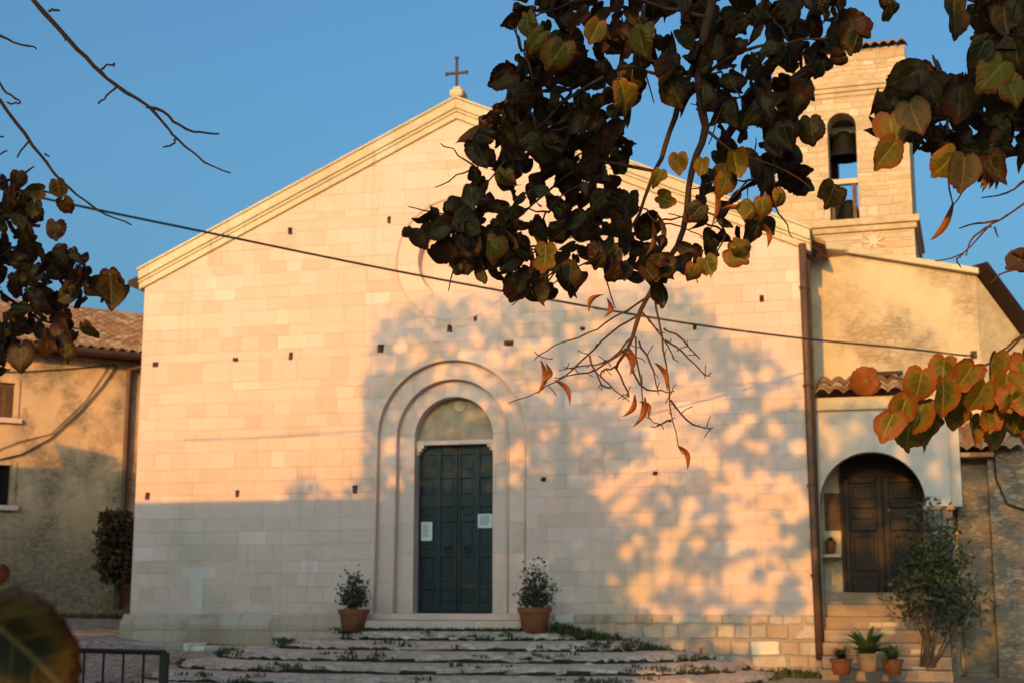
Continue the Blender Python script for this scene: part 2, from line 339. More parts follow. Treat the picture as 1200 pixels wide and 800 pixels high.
# ------------------------------------------------------------------ ground
def sstep(a, b, x):
    t = max(0, min(1, (x - a) / (b - a))); return t * t * (3 - 2 * t)
def hz(x, y):
    pts = [(-40, .1), (-12, 0.0), (-8, -.16), (-5.5, -.5), (-4, -.64), (-2, -.74), (6, -.97), (14, -1.0), (40, -1.0)]
    b = pts[0][1] if x <= pts[0][0] else pts[-1][1]
    for (x0, z0), (x1, z1) in zip(pts, pts[1:]):
        if x0 <= x <= x1: b = z0 + (z1 - z0) * (x - x0) / (x1 - x0)
    near = -1.05 - .4 * sstep(-6, -22, y)
    t = sstep(-4.8, -.9, y)
    return near * (1 - t) + b * t
def axis(lo, hi, step, far):
    a = [lo + i * step for i in range(int((hi - lo) / step) + 1)]
    return [-far, -far / 3, -80] + a + [80, far / 3, far]
mb = MB(); xs = axis(-40, 40, .8, 1200); ys = axis(-45, 40, .8, 1200); nx = len(xs)
mb.add([(x, y, hz(x, y)) for y in ys for x in xs], [(j * nx + i, j * nx + i + 1, (j + 1) * nx + i + 1, (j + 1) * nx + i) for j in range(len(ys) - 1) for i in range(nx - 1)])
tag(mb.build('ground', M['ground'], smooth=True), kind='structure')

# ------------------------------------------------------------------ church
W = 5.95; DEEP = 19.0
zE = Fy(169, 336).z          # wall top at the corners
zA = Fy(531, 139).z          # wall apex under the cornice
zc = Fy(531, 510).z; R1, R2, R3 = 1.30, .985, .70; DX = -.075
rose = Fy(534, 303)
church = thing('church', 'pale stone church with gabled front, round-arched portal and dark green door', 'church', (0, 0, -.5))
mp0 = lambda x, z, d: Vector((x, d, z))
holes = [arch(R1, zc, -.25, x=DX), circle(rose.x, rose.z, 1.08)]; dep = [(.09, False), (.025, False)]
putlog = [(340, 271, 5, 9), (456, 258, 5, 9), (276, 421, 7, 6), (341, 417, 5, 9), (182, 427, 7, 6), (446, 408, 8, 10), (596, 402, 12, 7), (527, 385, 6, 9), (557, 373, 4, 6),
          (893, 350, 5, 9), (814, 384, 5, 6), (637, 561, 6, 6), (768, 554, 6, 5), (416, 573, 6, 10), (278, 578, 5, 9), (173, 581, 6, 9), (745, 228, 6, 11), (683, 385, 6, 5), (870, 255, 5, 8), (610, 262, 5, 8)]
for (px, py, ww, hh) in putlog:
    a = Fy(px - ww / 2, py + hh / 2); b = Fy(px + ww / 2, py - hh / 2); j = lambda: random.uniform(-.008, .008)
    holes.append([(a.x + j(), a.z + j()), (b.x + j(), a.z + j()), (b.x + j(), b.z + j()), (a.x + j(), b.z + j())]); dep.append((.3, True))
outer = [(-W, -1.2), (W, -1.2), (W, zE), (0, zA + .2), (-W, zE)]
mb = MB(); plate(mb, outer, holes, mp0, dep)
mb.add([(-W, 0, -1.2), (-W, DEEP, -1.2), (-W, DEEP, zE), (-W, 0, zE)], [(0, 1, 2, 3)]); mb.add([(W, 0, -1.2), (W, DEEP, -1.2), (W, DEEP, zE), (W, 0, zE)], [(3, 2, 1, 0)])
mb.add([(x, DEEP, z) for x, z in outer], [(4, 3, 2, 1, 0)])
mb.build('wall', M['facade'], church)
def sh(mb): mb.v = [(v[0] + DX, v[1], v[2]) for v in mb.v]; return mb
# portal orders stepping inward
po = MB(); plate(po, arch(R1, zc, -.25), [arch(R2, zc, -.25)], lambda x, z, d: Vector((x, .09 + d, z)), [(.11, False)])
plate(po, arch(R2, zc, -.25), [arch(R3, zc, -.02)], lambda x, z, d: Vector((x, .20 + d, z)), [(.34, False)])
sh(po).build('portal_surround', M['facade_trim'], church)
mb = MB()
for r, y in ((R1 + .012, -.01), (R2 + .01, .08)):       # thin roll mouldings round the two arches
    pts = [(-r, y, -.1)] + [(-r * cos(pi * i / 36), y, zc + r * sin(pi * i / 36)) for i in range(37)] + [(r, y, -.1)]
    mb.tube(pts, .016, 8)
sh(mb).build('arch_moulding', M['facade_trim'], church, smooth=True)
lz = Fy(531, 513).z
lu = MB(); lu.prism([(x, .42, z) for x, z in arch(R3, zc, lz)[1:-1]] + [(R3, .42, lz), (-R3, .42, lz)], (0, .1, 0)); sh(lu).build('lunette', M['lunette'], church)
mb = MB(); mb.lathe([(.001, 0), (.10, 0), (.11, .02), (.10, .04), (.085, .03), (.001, .03)], (0, 0, 0), 20)
mb.v = [(v[0] + Fy(531, 471).x, .42 - v[2] * .6, v[1] + Fy(531, 472).z) for v in mb.v]; mb.build('medallion', M['tower_trim'], church, smooth=True)
mb = MB(); mb.box(-R3 + .002, R3 - .002, .30, .52, lz - .07, lz + .0)
for s in (-1, 1):
    for k in range(3):
        x1 = R3 - .002; x0 = R3 - .13 + k * .045
        mb.box(min(s * x0, s * x1), max(s * x0, s * x1), .31 + k * .01, .52, lz - .07 - (k + 1) * .055, lz - .07 - k * .055 - .001)
sh(mb).build('lintel', M['facade_trim'], church)
# panelled double door
zd = lz - .03
door = sh(MB().box(-R3, R3, .50, .545, 0.005, zd)).build('door', M['door'], church)
rows = [(.06, .075), (.125, .30), (.31, .455), (.465, .72) , (.735, .80), (.815, .965)]
rows = [(516, 529, 549), (0, 557, 579), (0, 591, 604), (0, 609, 644), (0, 651, 683), (0, 690, 708)]
mb = MB(); cols = [Fy(x, 600).x for x in (492, 508, 517, 530)]; cx4 = [(-R3 + .05, -.395), (-.30, -.055), (.055, .30), (.395, R3 - .05)]
zr = [(Fy(531, b).z, Fy(531, a).z) for _, a, b in rows]
for (x0, x1) in [(-R3 + .001, -R3 + .05), (-.395, -.30), (-.055, -.006), (.006, .055), (.30, .395), (R3 - .05, R3 - .001)]: mb.box(x0, x1, .47, .4995, .02, zd - .01)
zs = sorted([z for p in zr for z in p]); edges = [.02] + zs + [zd - .01]
for i in range(0, len(edges), 2):
    for (x0, x1) in cx4: mb.box(x0 + .001, x1 - .001, .472, .4995, edges[i], edges[i + 1])
sh(mb).build('door_frame', M['door'], door, bevel=.006)
for (x0, x1) in cx4:
    for (z0, z1) in zr: sh(MB().box(x0 + .045, x1 - .045, .486, .4995, z0 + .045, z1 - .045)).build('raised_panel', M['door'], door, bevel=.008)
for sx in (-1, 1):
    h = MB(); c = Vector((sx * .17, .46, Fy(531, 644).z + .02)); h.tube([c + Vector((.055 * cos(t), -.012, .055 * sin(t))) for t in [2 * pi * i / 16 for i in range(17)]], .009, 6); h.box(c.x - .03, c.x + .03, .455, .471, c.z + .04, c.z + .085); sh(h).build('handle', M['iron'], door)
# rose window recess: ring, reveal, blind disc
mb = MB(); Rr = .70
plate(mb, circle(rose.x, rose.z, 1.08), [circle(rose.x, rose.z, Rr)], lambda x, z, d: Vector((x, .025 + d, z)), [(.2, True)]); mb.build('rose_window', M['facade_trim'], church)
mb = MB(); mb.tube([(rose.x + 1.10 * cos(t), -.004, rose.z + 1.10 * sin(t)) for t in [2 * pi * i / 64 for i in range(65)]], .006, 8); mb.build('rose_moulding', M['facade'], church, smooth=True)
# raking cornice: three stepped bands and the roof
hx = W + .10
def rake(mb, s, zlo, zhi, yf, yb, xe=hx):
    sl = (zA - zE) / W
    z = lambda x, o: zA + .2 - .2 - sl * abs(x) + o
    q = [(0, z(0, zlo)), (0, z(0, zhi)), (s * xe, z(xe, zhi)), (s * xe, z(xe, zlo))]
    mb.prism([(x, yf, zz) for x, zz in q], (0, yb - yf, 0))
for s in (-1, 1):
    mb = MB(); rake(mb, s, -.02, .10, -.05, .25); rake(mb, s, .103, .16, -.07, .25, hx + .01); rake(mb, s, .163, .335, -.10, .25, hx); rake(mb, s, .338, .385, -.125, .3, hx + .03)
    mb.build('raking_cornice', M['rake'], church, bevel=.012)
def tile_field(mb, a, b, down, pitch=.2, rows=None, rad=.085, step=.36):
    """rounded tile rows: a->b along the ridge, down = slope vector"""
    a, b, d = Vector(a), Vector(b), Vector(down); L = (b - a).length; e = (b - a).normalized(); dl = d.length; dn = d.normalized(); nrm = e.cross(dn); nrm = nrm if nrm.z > 0 else -nrm
    n = int(L / pitch); k = max(1, int(dl / step))
    prof = [(t, .55 * rad * abs(sin(t * pi / pitch * 1.0))) for t in [pitch * i / 6 for i in range(6 * n + 1)]]
    for r in range(k):
        vs = []
        for (q, lift) in ((r, .0), (r + 1.06, .035)):
            for (t, h) in prof:
                wob = random.uniform(-.006, .006)
                vs.append(a + e * t + dn * (q * dl / k) + nrm * (h * 2 + lift + wob))
        m = len(prof); mb.add(vs, [(i, i + 1, m + i + 1, m + i) for i in range(m - 1)])
        mb.add([vs[m + i] for i in range(m)] + [vs[m + i] - nrm * .03 for i in range(m)], [(i, i + 1, m + i + 1, m + i) for i in range(m - 1)])
sl = (zA - zE) / W
for s in (-1, 1):
    mb = MB(); x1 = s * (W + .32); zt = lambda x: zA - sl * abs(x) + .30
    mb.prism([(0, .31, zt(0) - .04), (0, .31, zt(0) + .03), (x1, .31, zt(x1) + .03 - .42 * 0), (x1, .31, zt(x1) - .04)], (0, DEEP - .2, 0)); mb.build('roof', M['tiles'], church)
# timber eave at the left corner
mb = MB(); zz = zE + .06
mb.prism([(-W - .35, .0, zz - .02), (-W - .35, .0, zz + .07), (-W - .002, .0, zz + .20), (-W - .002, .0, zz - .16)], (0, 16, 0)); mb.build('eave', M['wood'], church)
# apex stone and iron cross
ap = Fy(527, 107); mb = MB(); mb.box(-.10, .14, -.14, .2, zA + .36, zA + .50); mb.box(-.05, .09, -.1, .16, zA + .5, zA + .56); mb.build('apex_stone', M['rake'], church, bevel=.03)
cb = Fy(535, 109, .05); ct = Fy(535, 68, .05); ca = Fy(535, 86, .05); cr = MB()
cr.box(cb.x - .02, cb.x + .02, .03, .07, cb.z - .15, ct.z); cr.box(cb.x - .19, cb.x + .19, .032, .068, ca.z - .02, ca.z + .02)
for s in (-1, 1): cr.box(cb.x + s * .19 - .014, cb.x + s * .19 + .014, .025, .075, ca.z - .034, ca.z + .034)
cr.box(cb.x - .034, cb.x + .034, .025, .075, ct.z - .014, ct.z + .014); cr.build('cross', M['rust'], church)
# plinth: moulded on the left, rough footing stone on the right
mb = MB(); zp = Fy(300, 719.5).z
def plinth(mb, x0, x1):
    q = [(.0, -1.2), (-.17, -1.2), (-.17, zp - .17), (-.15, zp - .13), (-.09, zp - .07), (-.055, zp), (0, zp)]
    mb.prism([(x0, y, z) for y, z in q], (x1 - x0, 0, 0))
plinth(mb, -W - .10, -R1 - .02); mb.build('plinth', M['plinth'], church, bevel=.01)
mb = MB(); q = [(.0, -1.3), (-.09, -1.3), (-.07, zp - .02), (-.02, zp + .015), (0, zp + .015)]
mb.prism([(R1 + .02, y, z) for y, z in q], (W - R1 + .03, 0, 0)); mb.build('footing', M['foot'], church, bevel=.012)
def fbox(mb, x0, y0, x1, y1, d): a = Fy(x0, y1); b = Fy(x1, y0); mb.box(a.x, b.x, -d, .02, a.z, b.z)
mb = MB(); fbox(mb, 213, 664, 254, 676.3, .004); fbox(mb, 222, 676.5, 238.5, 718.5, .004); mb.build('repair_stone', M['repair'], church)
# corner downpipes
def pipe(name, pts, r, mat, par, seg=10): return MB().tube(pts, r, seg).build(name, mat, par, smooth=True)
pt = Fy(944.5, 200, -.1); pb = Fy(957, 772, -.1)
pp = pipe('downpipe', [(W - .03, -.10, zE + .05), (W - .02, -.10, 4), (W + .0, -.10, 1), (W + .02, -.10, pb.z)], .062, M['copper'], church)
for z in (5.2, 3.6, 2.0, .6): mb = MB(); mb.lathe([(.066, -.02), (.078, -.02), (.078, .02), (.066, .02)], (W - .02 + (4 - z) * .005, -.10, z), 12); mb.build('bracket', M['rust'], pp)
pipe('conduit', [(W + .05, .02, zE - .2), (W + .055, .02, 1.0), (W + .06, .02, -.9)], .03, M['rust'], church)

# notices on the door
def notice(px0, py0, px1, py1, label):
    a = Fy(px0, py1, .46); b = Fy(px1, py0, .46); b.x = min(b.x, DX + R3 - .004); t = thing('paper_notice', label, 'notice', (a.x, .46, a.z), 'paper notices on the church door')
    MB().box(a.x, b.x, .4575, .4605, a.z, b.z).build('sheet', M['paper'], t)
    mb = MB(); n = 7
    for k in range(n):
        z = b.z - (b.z - a.z) * (.15 + .7 * k / n); mb.box(a.x + .03, a.x + .03 + (b.x - a.x - .06) * random.uniform(.6, 1), .4555, .4565, z - .006, z + .006)
    mb.build('print', M['grey'], t)
notice(493.5, 611, 506.5, 633, 'upright white paper notice on the left leaf of the church door')
notice(560, 601.5, 577, 618, 'wide white paper notice on the right leaf of the church door')

# ------------------------------------------------------------------ bell tower 
TA = R(3); tn = Vector((-sin(TA), -cos(TA), 0)); td = Vector((cos(TA), -sin(TA), 0)); tin = -tn
TP = Fy(990, 262, 3.2)
def T(px, py): # tower front plane coordinates
    q = at(px, py, TP, tn); return (q - TP).dot(td), q.z
t0 = T(911, 262)[0]; t1 = T(1070, 262)[0]; TWd = t1 - t0; tcx = (t0 + t1) / 2
ztop = T(1057, 53)[1]; zc1 = T(1070, 253)[1]; zc0 = T(1070, 268)[1]
zb1 = T(1050, 92)[1]; zb0 = T(1050, 108)[1]
mpT = lambda x, z, d: TP + td * x + tin * d + Vector((0, 0, z - TP.z))
tower = thing('bell_tower', 'square stone bell tower with an open arched belfry behind the church', 'bell tower', tuple(mpT(tcx, -1, TWd / 2)))
ox = T(988, 200)[0]; orr = abs(T(1005, 200)[0] - T(971, 200)[0]) / 2; ozc = T(988, 148)[1]; oz0 = zc1 + .02
mb = MB(); hole = [(x, z) for x, z in arch(orr, ozc, oz0, 20, ox)]
rect = [(t0, zc0 - .2), (t1, zc0 - .2), (t1, ztop), (t0, ztop)]
plate(mb, rect, [hole], mpT, [(.45, False)])
plate(mb, rect, [hole], lambda x, z, d: mpT(x, z, TWd - d), [(.45, False)])
for tx in (t0, t1):
    mm = lambda x, z, d, tx=tx: mpT(tx + (d if tx == t0 else -d), z, x)
    plate(mb, [(0, zc0 - .2), (TWd, zc0 - .2), (TWd, ztop), (0, ztop)], [arch(orr, ozc, oz0, 20, TWd / 2)], mm, [(.45, False)])
mb.build('belfry', M['tower'], tower)
def tbox(mb, x0, x1, d0, d1, z0, z1): mb.prism([mpT(x0, z0, d0), mpT(x1, z0, d0), mpT(x1, z0, d1), mpT(x0, z0, d1)], (0, 0, z1 - z0))
mb = MB(); tbox(mb, t0 - .05, t1 + .02, -.03, TWd + .02, -1, zc0 - .01); mb.build('base', M['tower'], tower)
mb = MB(); tbox(mb, t0 - .1, t1 + .07, -.08, TWd + .1, zc0, zc0 + (zc1 - zc0) * .45); tbox(mb, t0 - .14, t1 + .12, -.13, TWd + .14, zc0 + (zc1 - zc0) * .45 + .003, zc1); mb.build('cornice', M['tower_trim'], tower, bevel=.015)
mb = MB()
for k in range(3): tbox(mb, t0 - .02 - .03 * k, t1 + .02 + .03 * k, -.025 - .03 * k, TWd + .03, zb0 + k * (zb1 - zb0) / 3, zb0 + (k + 1) * (zb1 - zb0) / 3 - .003)
mb.build('string_course', M['tower_trim'], tower, bevel=.01)
rf = MB(); a = mpT(t0 - .1, ztop + .01, -.1); tile_field(rf, mpT(t0 - .08, ztop + .42, TWd / 2), mpT(t1 + .08, ztop + .42, TWd / 2), -tin * (TWd / 2 + .12) + Vector((0, 0, -.42)), pitch=.16, rad=.05)
rf.build('roof', M['tiles'], tower)
tbm = MB(); tbox(tbm, t0 + .05, t1 - .05, .05, TWd - .05, ztop - .25, ztop - .02); tbm.build('belfry_ceiling', M['dark'], tower); tbm = MB(); tbox(tbm, t0 + .05, t1 - .05, .1, TWd - .1, oz0 - .3, oz0 - .012); tbm.build('belfry_floor', M['dark'], tower)
mb = MB(); bz = T(988, 211)[1]; tbox(mb, ox - orr + .001, ox + orr - .001, .10, .26, bz - .05, bz + .05); mb.build('bell_beam', M['rake'], tower, bevel=.01)
mb = MB(); tbox(mb, ox + orr * .55, ox + orr * .8, .12, .24, oz0, bz - .052); tbox(mb, ox - orr * .9, ox - orr * .7, .12, .24, oz0, bz - .052); mb.build('bell_frame', M['shutter'], tower)
bc = mpT(ox + .02, oz0 + .06, .75); bell = MB().lathe([(.30, 0), (.285, .05), (.22, .18), (.17, .36), (.15, .44), (.08, .5), (.001, .51)], bc, 20).build('bell', M['bronze'], tower, smooth=True)
bc = mpT(ox - .02, T(988, 166)[1] - .1, .8); MB().lathe([(.34, 0), (.32, .06), (.24, .2), (.19, .42), (.16, .5), (.06, .56), (.001, .57)], bc, 20).build('bell', M['bronze'], tower, smooth=True)
mb = MB(); tbox(mb, ox - orr, ox + orr, .7, .9, T(988, 166)[1] + .38, T(988, 166)[1] + .5); mb.build('bell_beam', M['rake'], tower)
sc_ = T(1024, 283); st = MB()
for k in range(4):
    a = k * pi / 4 + .2; L = .22; wv = .035; e = Vector((cos(a), sin(a))); n_ = Vector((-sin(a), cos(a)))
    st.prism([mpT(sc_[0] + p.x, sc_[1] + p.y, -.06 - .002 * k) for p in (e * L, n_ * wv, -e * L, -n_ * wv)], tin * .04)
st.build('star_anchor', M['facade_trim'], tower)

# ------------------------------------------------------------------ side wing
YW = 1.45
wing = thing('side_wing', 'plastered rubble side wing with sloping roof between church and bell tower', 'building', (8, YW + 2, -1))
mpw = lambda x, z, d: Vector((x, YW + d, z))
wl = Fy(952, 291, YW); wr = Fy(1143, 322, YW)
fw_ = MB(); plate(fw_, [(W - .02, -1.3), (wr.x, -1.3), (wr.x, wr.z), (W - .02, wl.z)], [[(Fy(1022, 446, YW).x, Fy(1022, 446, YW).z), (Fy(1055, 446, YW).x, Fy(1055, 446, YW).z), (Fy(1055, 437, YW).x, Fy(1055, 437, YW).z), (Fy(1022, 437, YW).x, Fy(1022, 437, YW).z)]], mpw, [(.25, True)])
# canted right wall
hd = R(50); wd2 = Vector((sin(hd), cos(hd), 0)); wn2 = Vector((cos(hd), -sin(hd), 0)); cp = Vector((wr.x, YW, 0))
A2 = lambda px, py: at(px, py, cp, wn2)
tr = A2(1225, 432); fw_.add([cp + Vector((0, 0, -1.3)), (tr.x, tr.y, -1.3), tr, (wr.x, YW, wr.z)], [(0, 1, 2, 3)])
fw_.build('wall', M['wing'], wing)
mb = MB(); a = Vector((W + .02, YW - .14, Fy(955, 283, YW).z)); b = Vector((wr.x + .05, YW - .14, Fy(1147, 316, YW).z)); mb.prism([a, b, b - Vector((0, 0, .10)), a - Vector((0, 0, .12))], (0, .5, 0)); mb.build('verge', M['rake'], wing, bevel=.012)
mb = MB(); up = Vector((0, 0, 1)); a2 = Vector((wr.x, YW, wr.z)) ; b2 = tr; sd2 = (b2 - a2)
mb.prism([a2 + wn2 * .30 + up * .03, b2 + wn2 * .30 + up * .03, b2 + wn2 * .30 + up * .17, a2 + wn2 * .30 + up * .17], -wn2 * .5); mb.build('eave', M['wood'], wing, bevel=.01)
mb = MB(); mb.prism([a2 + up * .03 - wn2 * .201, b2 + up * .03 - wn2 * .201, b2 - wn2 * 4 + up * .02, a2 - wn2 * 4 + up * .02], up * .1); mb.build('roof', M['tiles'], wing)
mb = MB(); mb.prism([(W + .02, YW + .05, wl.z + .1), (wr.x, YW + .05, wr.z + .03), (wr.x, YW + 4, wr.z + .6), (W + .02, YW + 4, wl.z + .9)], (0, 0, .05)); mb.build('roof', M['tiles'], wing)
# little eave block and hopper near the church corner
mb = MB(); a = Fy(957, 294, YW - .3); b = Fy(1001, 297, YW - .1); mb.prism([(a.x, YW - .45, a.z + .02), (b.x, YW - .1, b.z + .05), (b.x, YW - .002, b.z), (a.x, YW - .002, a.z - .06)], (0, 0, .07)); mb.build('eave', M['rake'], wing)
mb = MB(); c = Fy(955, 288, YW - .4); mb.lathe([(.03, -.2), (.05, -.16), (.09, .0), (.1, .1), (.09, .12), (.001, .12)], c, 14); mb.build('hopper', M['grey'], wing, smooth=True)
mb = MB(); a = Fy(1019, 446, YW - .05); b = Fy(1058, 434, YW - .05); mb.box(a.x, b.x, YW - .07, YW - .003, b.z - .06, b.z); mb.build('window_lintel', M['wood'], wing)

# ------------------------------------------------------------------ porch with wooden door
YP = .35
porch = thing('porch', 'white plastered porch with round arch over a brown wooden door', 'porch', (7.3, YP, -1))
pl_ = W + .07; pr = Fy(1113, 560, YP).x; pz = Fy(1000, 478, YP).z
axL, axR = Fy(960.5, 590, YP).x, Fy(1085, 590, YP).x; acx = (axL + axR) / 2; ar = (axR - axL) / 2; azc = Fy(1020, 530, YP).z - ar * .98
mpP = lambda x, z, d: Vector((x, YP + d, z))
mb = MB(); ah = arch(ar, azc, -1.15, 28, acx)
plate(mb, [(pl_, -1.2), (pr, -1.2), (pr, pz), (pl_, pz)], [ah], mpP, [(.28, False)])
mb.add([(pr, YP, -1.2), (pr + .02, YW, -1.2), (pr + .02, YW, pz), (pr, YP, pz)], [(0, 1, 2, 3)])
mb.add([(x, YP + .28, z) for x, z in ((pl_, azc), (pl_, pz), (pr, pz), (pr, azc))], [])
mb.add([(pl_, YP + .001, pz), (pr, YP + .001, pz), (pr, YW, pz), (pl_, YW, pz)], [(0, 1, 2, 3)])
mb.build('wall', M['porch'], porch)
mb = MB(); iz = Fy(1100, 592, YP).z; mb.box(axR - .05, pr + .05, YP - .05, YP + .45, iz - .07, iz); mb.build('impost', M['terra_pale'], porch, bevel=.012)
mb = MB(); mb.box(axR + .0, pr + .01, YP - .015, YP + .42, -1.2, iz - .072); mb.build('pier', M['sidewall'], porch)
sp = MB(); xs0 = Fy(1126, 560, YP + .25).x; sp.box(pr + .002, xs0, YP + .2, YP + .8, iz - .0, pz - .05); sp.build('pilaster', M['porch'], porch)
# back wall and door at the wing wall
bw = MB(); bw.box(pl_, pr, YW - .05, YW - .004, -1.1, azc + ar + .3); bw.build('back_wall', M['wing'], porch)
dl, dr = Fy(990, 620, YW - .1).x, Fy(1082, 620, YW - .1).x; dz0, dz1 = Fy(1030, 693, YW - .1).z, Fy(1030, 559, YW - .1).z
mb = MB(); mb.box(dl - .05, pr - .3, YW - .13, YW - .0505, dz1 + .002, azc + ar + .25); mb.box(dl - .06, dl - .002, YW - .15, YW - .0505, dz0, dz1 + .001); mb.build('shaded_transom', M['wood'], porch)  # dark wood above the door stands in for the arch's shade
d2 = MB().box(dl, dr, YW - .12, YW - .051, dz0, dz1).build('door', M['wood'], porch)
mb = MB(); dm = (dl + dr) / 2; H = dz1 - dz0
colsd = [(dl, dl + .09), (dm - .11, dm - .006), (dm + .006, dm + .11), (dr - .09, dr)]
for x0, x1 in colsd: mb.box(x0, x1, YW - .165, YW - .1205, dz0, dz1)
for (f0, f1) in ((0, .13), (.53, .60), (.73, .78), (.95, 1.0)):
    for x0, x1 in ((dl + .091, dm - .111), (dm + .111, dr - .091)): mb.box(x0, x1, YW - .16, YW - .1205, dz0 + H * f0, dz0 + H * f1)
mb.build('door_frame', M['wood'], d2, bevel=.012)
for (f0, f1) in ((.18, .48), (.635, .695), (.81, .92)):
    for x0, x1 in ((dl + .14, dm - .16), (dm + .16, dr - .14)): MB().box(x0, x1, YW - .145, YW - .1205, dz0 + H * f0, dz0 + H * f1).build('raised_panel', M['wood'], d2, bevel=.012)
mb = MB(); mb.tube([(dm - .05, YW - .17, dz0 + .95), (dm - .05, YW - .215, dz0 + .95), (dm - .05, YW - .215, dz0 + .85)], .012); mb.build('handle', M['iron'], d2)
nl = Fy(966, 600, YW - .06); mb = MB(); a = Fy(967, 621, YW - .06); b = Fy(985, 577, YW - .06); mb.box(max(a.x, pl_ + .01), b.x, YW - .075, YW - .051, a.z, b.z); mb.build('dark_panel', M['shutter'], porch, bevel=.01)  # plain dark panel on the back wall left of the door
# steps up to the door
mb = MB(); n = 7
for k in range(n):
    zt = dz0 - .01 - k * (dz0 + 1.0) / n; yf = YW - .55 - k * .26
    mb.box(pl_ + .001, axR - .004 if yf > YP - .05 else axR + .25, yf, YW - .052 - (0 if k == 0 else 0), zt - (dz0 + 1.0) / n - (0 if k < n - 1 else .3), zt - .001 * k)
    if k: mb.v[-8:] = [tuple(Vector(v)) for v in mb.v[-8:]]
mb.build('steps', M['brick'], porch, bevel=.015)
# tiled porch roof
mb = MB(); za = Fy(990, 445, YW - .02).z; zb_ = Fy(1000, 461, YP - .12).z
tile_field(mb, (pl_, YW - .01, max(za, zb_ + .35)), (Fy(1100, 450, YW).x, YW - .01, max(za, zb_ + .35)), (0, YP - .18 - YW, zb_ - max(za, zb_ + .35)), pitch=.23, rad=.075); mb.build('roof', M['tiles'], porch)
mb = MB(); mb.box(pl_, pr + .03, YP - .04, YP + .1, pz + .002, Fy(1000, 465, YP).z); mb.build('eave_course', M['wing'], porch); mb = MB(); mb.box(pl_, pr + .05, YP - .06, YP + .05, pz - .03, pz + .0); mb.build('eave_ledge', M['tower_trim'], porch, bevel=.006)

# ------------------------------------------------------------------ right-hand stone wall with tiled lean-to
rw = thing('lean_to_building', 'shaded rubble stone lean-to with short tiled eave right of the porch', 'building', (10.5, 2.5, -1))
YR = 1.2; xr0 = Fy(1122, 600, YR).x; ztt = Fy(1150, 520, YR).z
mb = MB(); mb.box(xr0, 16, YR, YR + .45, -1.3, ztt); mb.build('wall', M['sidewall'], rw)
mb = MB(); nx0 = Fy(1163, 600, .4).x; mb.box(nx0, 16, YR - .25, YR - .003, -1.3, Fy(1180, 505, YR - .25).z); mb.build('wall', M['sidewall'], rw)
mb = MB(); zl = Fy(1140, 527, YR - .5).z; tile_field(mb, (xr0 - .05, YR + .45, zl + .55), (Fy(1162, 520, YR).x + .6, YR + .45, zl + .55), (.0, -1.0, -.55), pitch=.22, rad=.07); mb.box(xr0 - .05, Fy(1162, 520, YR).x, YR - .45, YR - .003, zl - .10, zl - .03); mb.build('roof', M['tiles'], rw)
pipe('cable_run', [Fy(1164, 520, YR - .28), Fy(1167, 560, YR - .28), Fy(1180, 590, YR - .28), Fy(1210, 600, YR - .28)], .018, M['cable'], rw)

# ------------------------------------------------------------------ house on the left
hh = R(42); hd_ = Vector((sin(hh), cos(hh), 0)); hn = Vector((cos(hh), -sin(hh), 0)); HP = P(165, 560, 31.0); HP.z = 0
H_ = lambda px, py, o=0.0: at(px, py, HP + hn * o, hn)
house = thing('house', 'ochre plastered village house with tiled roof left of the church', 'house', (HP.x - 3, HP.y - 4, 0))
e1 = H_(165, 427); e0 = H_(-260, 385); ez = H_(100, 419).z
def hc(px, py): q = H_(px, py); return ((q - HP).dot(hd_), q.z)
mpH = lambda u, z, d: HP + hd_ * u - hn * d + Vector((0, 0, z))
u0, u1 = -17.0, 6.0
def rect_px(x0, y0, x1, y1):
    a = hc(x0, y1); b = hc(x1, y0); return [(a[0], a[1]), (b[0], a[1]), (b[0], b[1]), (a[0], b[1])]
wA = rect_px(-12, 449, 18, 488); wB = rect_px(-8, 545, 14, 591)
mb = MB(); plate(mb, [(u0, -1.3), (u1, -1.3), (u1, ez), (u0, ez)], [wA, wB], mpH, [(.22, True), (.22, True)])
for u in (u0, u1): mb.add([mpH(u, -1.3, 0), mpH(u, -1.3, 8), mpH(u, ez, 8), mpH(u, ez, 0)], [(0, 1, 2, 3)])
mb.build('wall', M['house'], house)
def hbox(mb, ua, ub, za, zb, d0, d1): mb.prism([mpH(ua, za, d0), mpH(ub, za, d0), mpH(ub, za, d1), mpH(ua, za, d1)], (0, 0, zb - za))
def window(rc, closed):
    (ua, za), (ub, _), (_, zb), _ = rc; mb = MB(); t = .09
    for args in ((ua - t, ua - .002, za - t, zb + t), (ub + .002, ub + t, za - t, zb + t), (ua - .002, ub + .002, zb + .002, zb + t)): hbox(mb, *args, -.025, .06)
    wf = mb.build('window', M['house'], house)
    mb = MB(); hbox(mb, ua - .15, ub + .15, za - .1, za - .002, -.09, .05); mb.build('sill', M['facade_trim'], wf)
    for k in (0, 1):
        m_ = (ua + ub) / 2; a, b = (ua + .01, m_ - .004) if k == 0 else (m_ + .004, ub - .01); mb = MB(); hbox(mb, a, b, za + .01, zb - .01, .05 if closed else .15, .09 if closed else .19)
        for s in range(12):
            z = za + .06 + (zb - za - .12) * s / 12; hbox(mb, a + .05, b - .05, z, z + .03, .03 if closed else .135, .0495 if closed else .1495)
        mb.build('shutter', M['shutter'] if closed else M['dark'], wf)  # open window: panels take the dark of the unlit room as colour
window(wA, True); window(wB, False)
mb = MB(); rh = 1.9; tile_field(mb, mpH(u0 - .3, ez + .12 + rh, 5), mpH(u1, ez + .12 + rh, 5), hn * 5.45 + Vector((0, 0, -rh)), pitch=.22, rad=.065); mb.build('roof', M['tiles'], house)
mb = MB(); hbox(mb, u0 - .3, u1, ez - .0, ez + .20, -.42, .0); mb.build('eave', M['wood'], house)
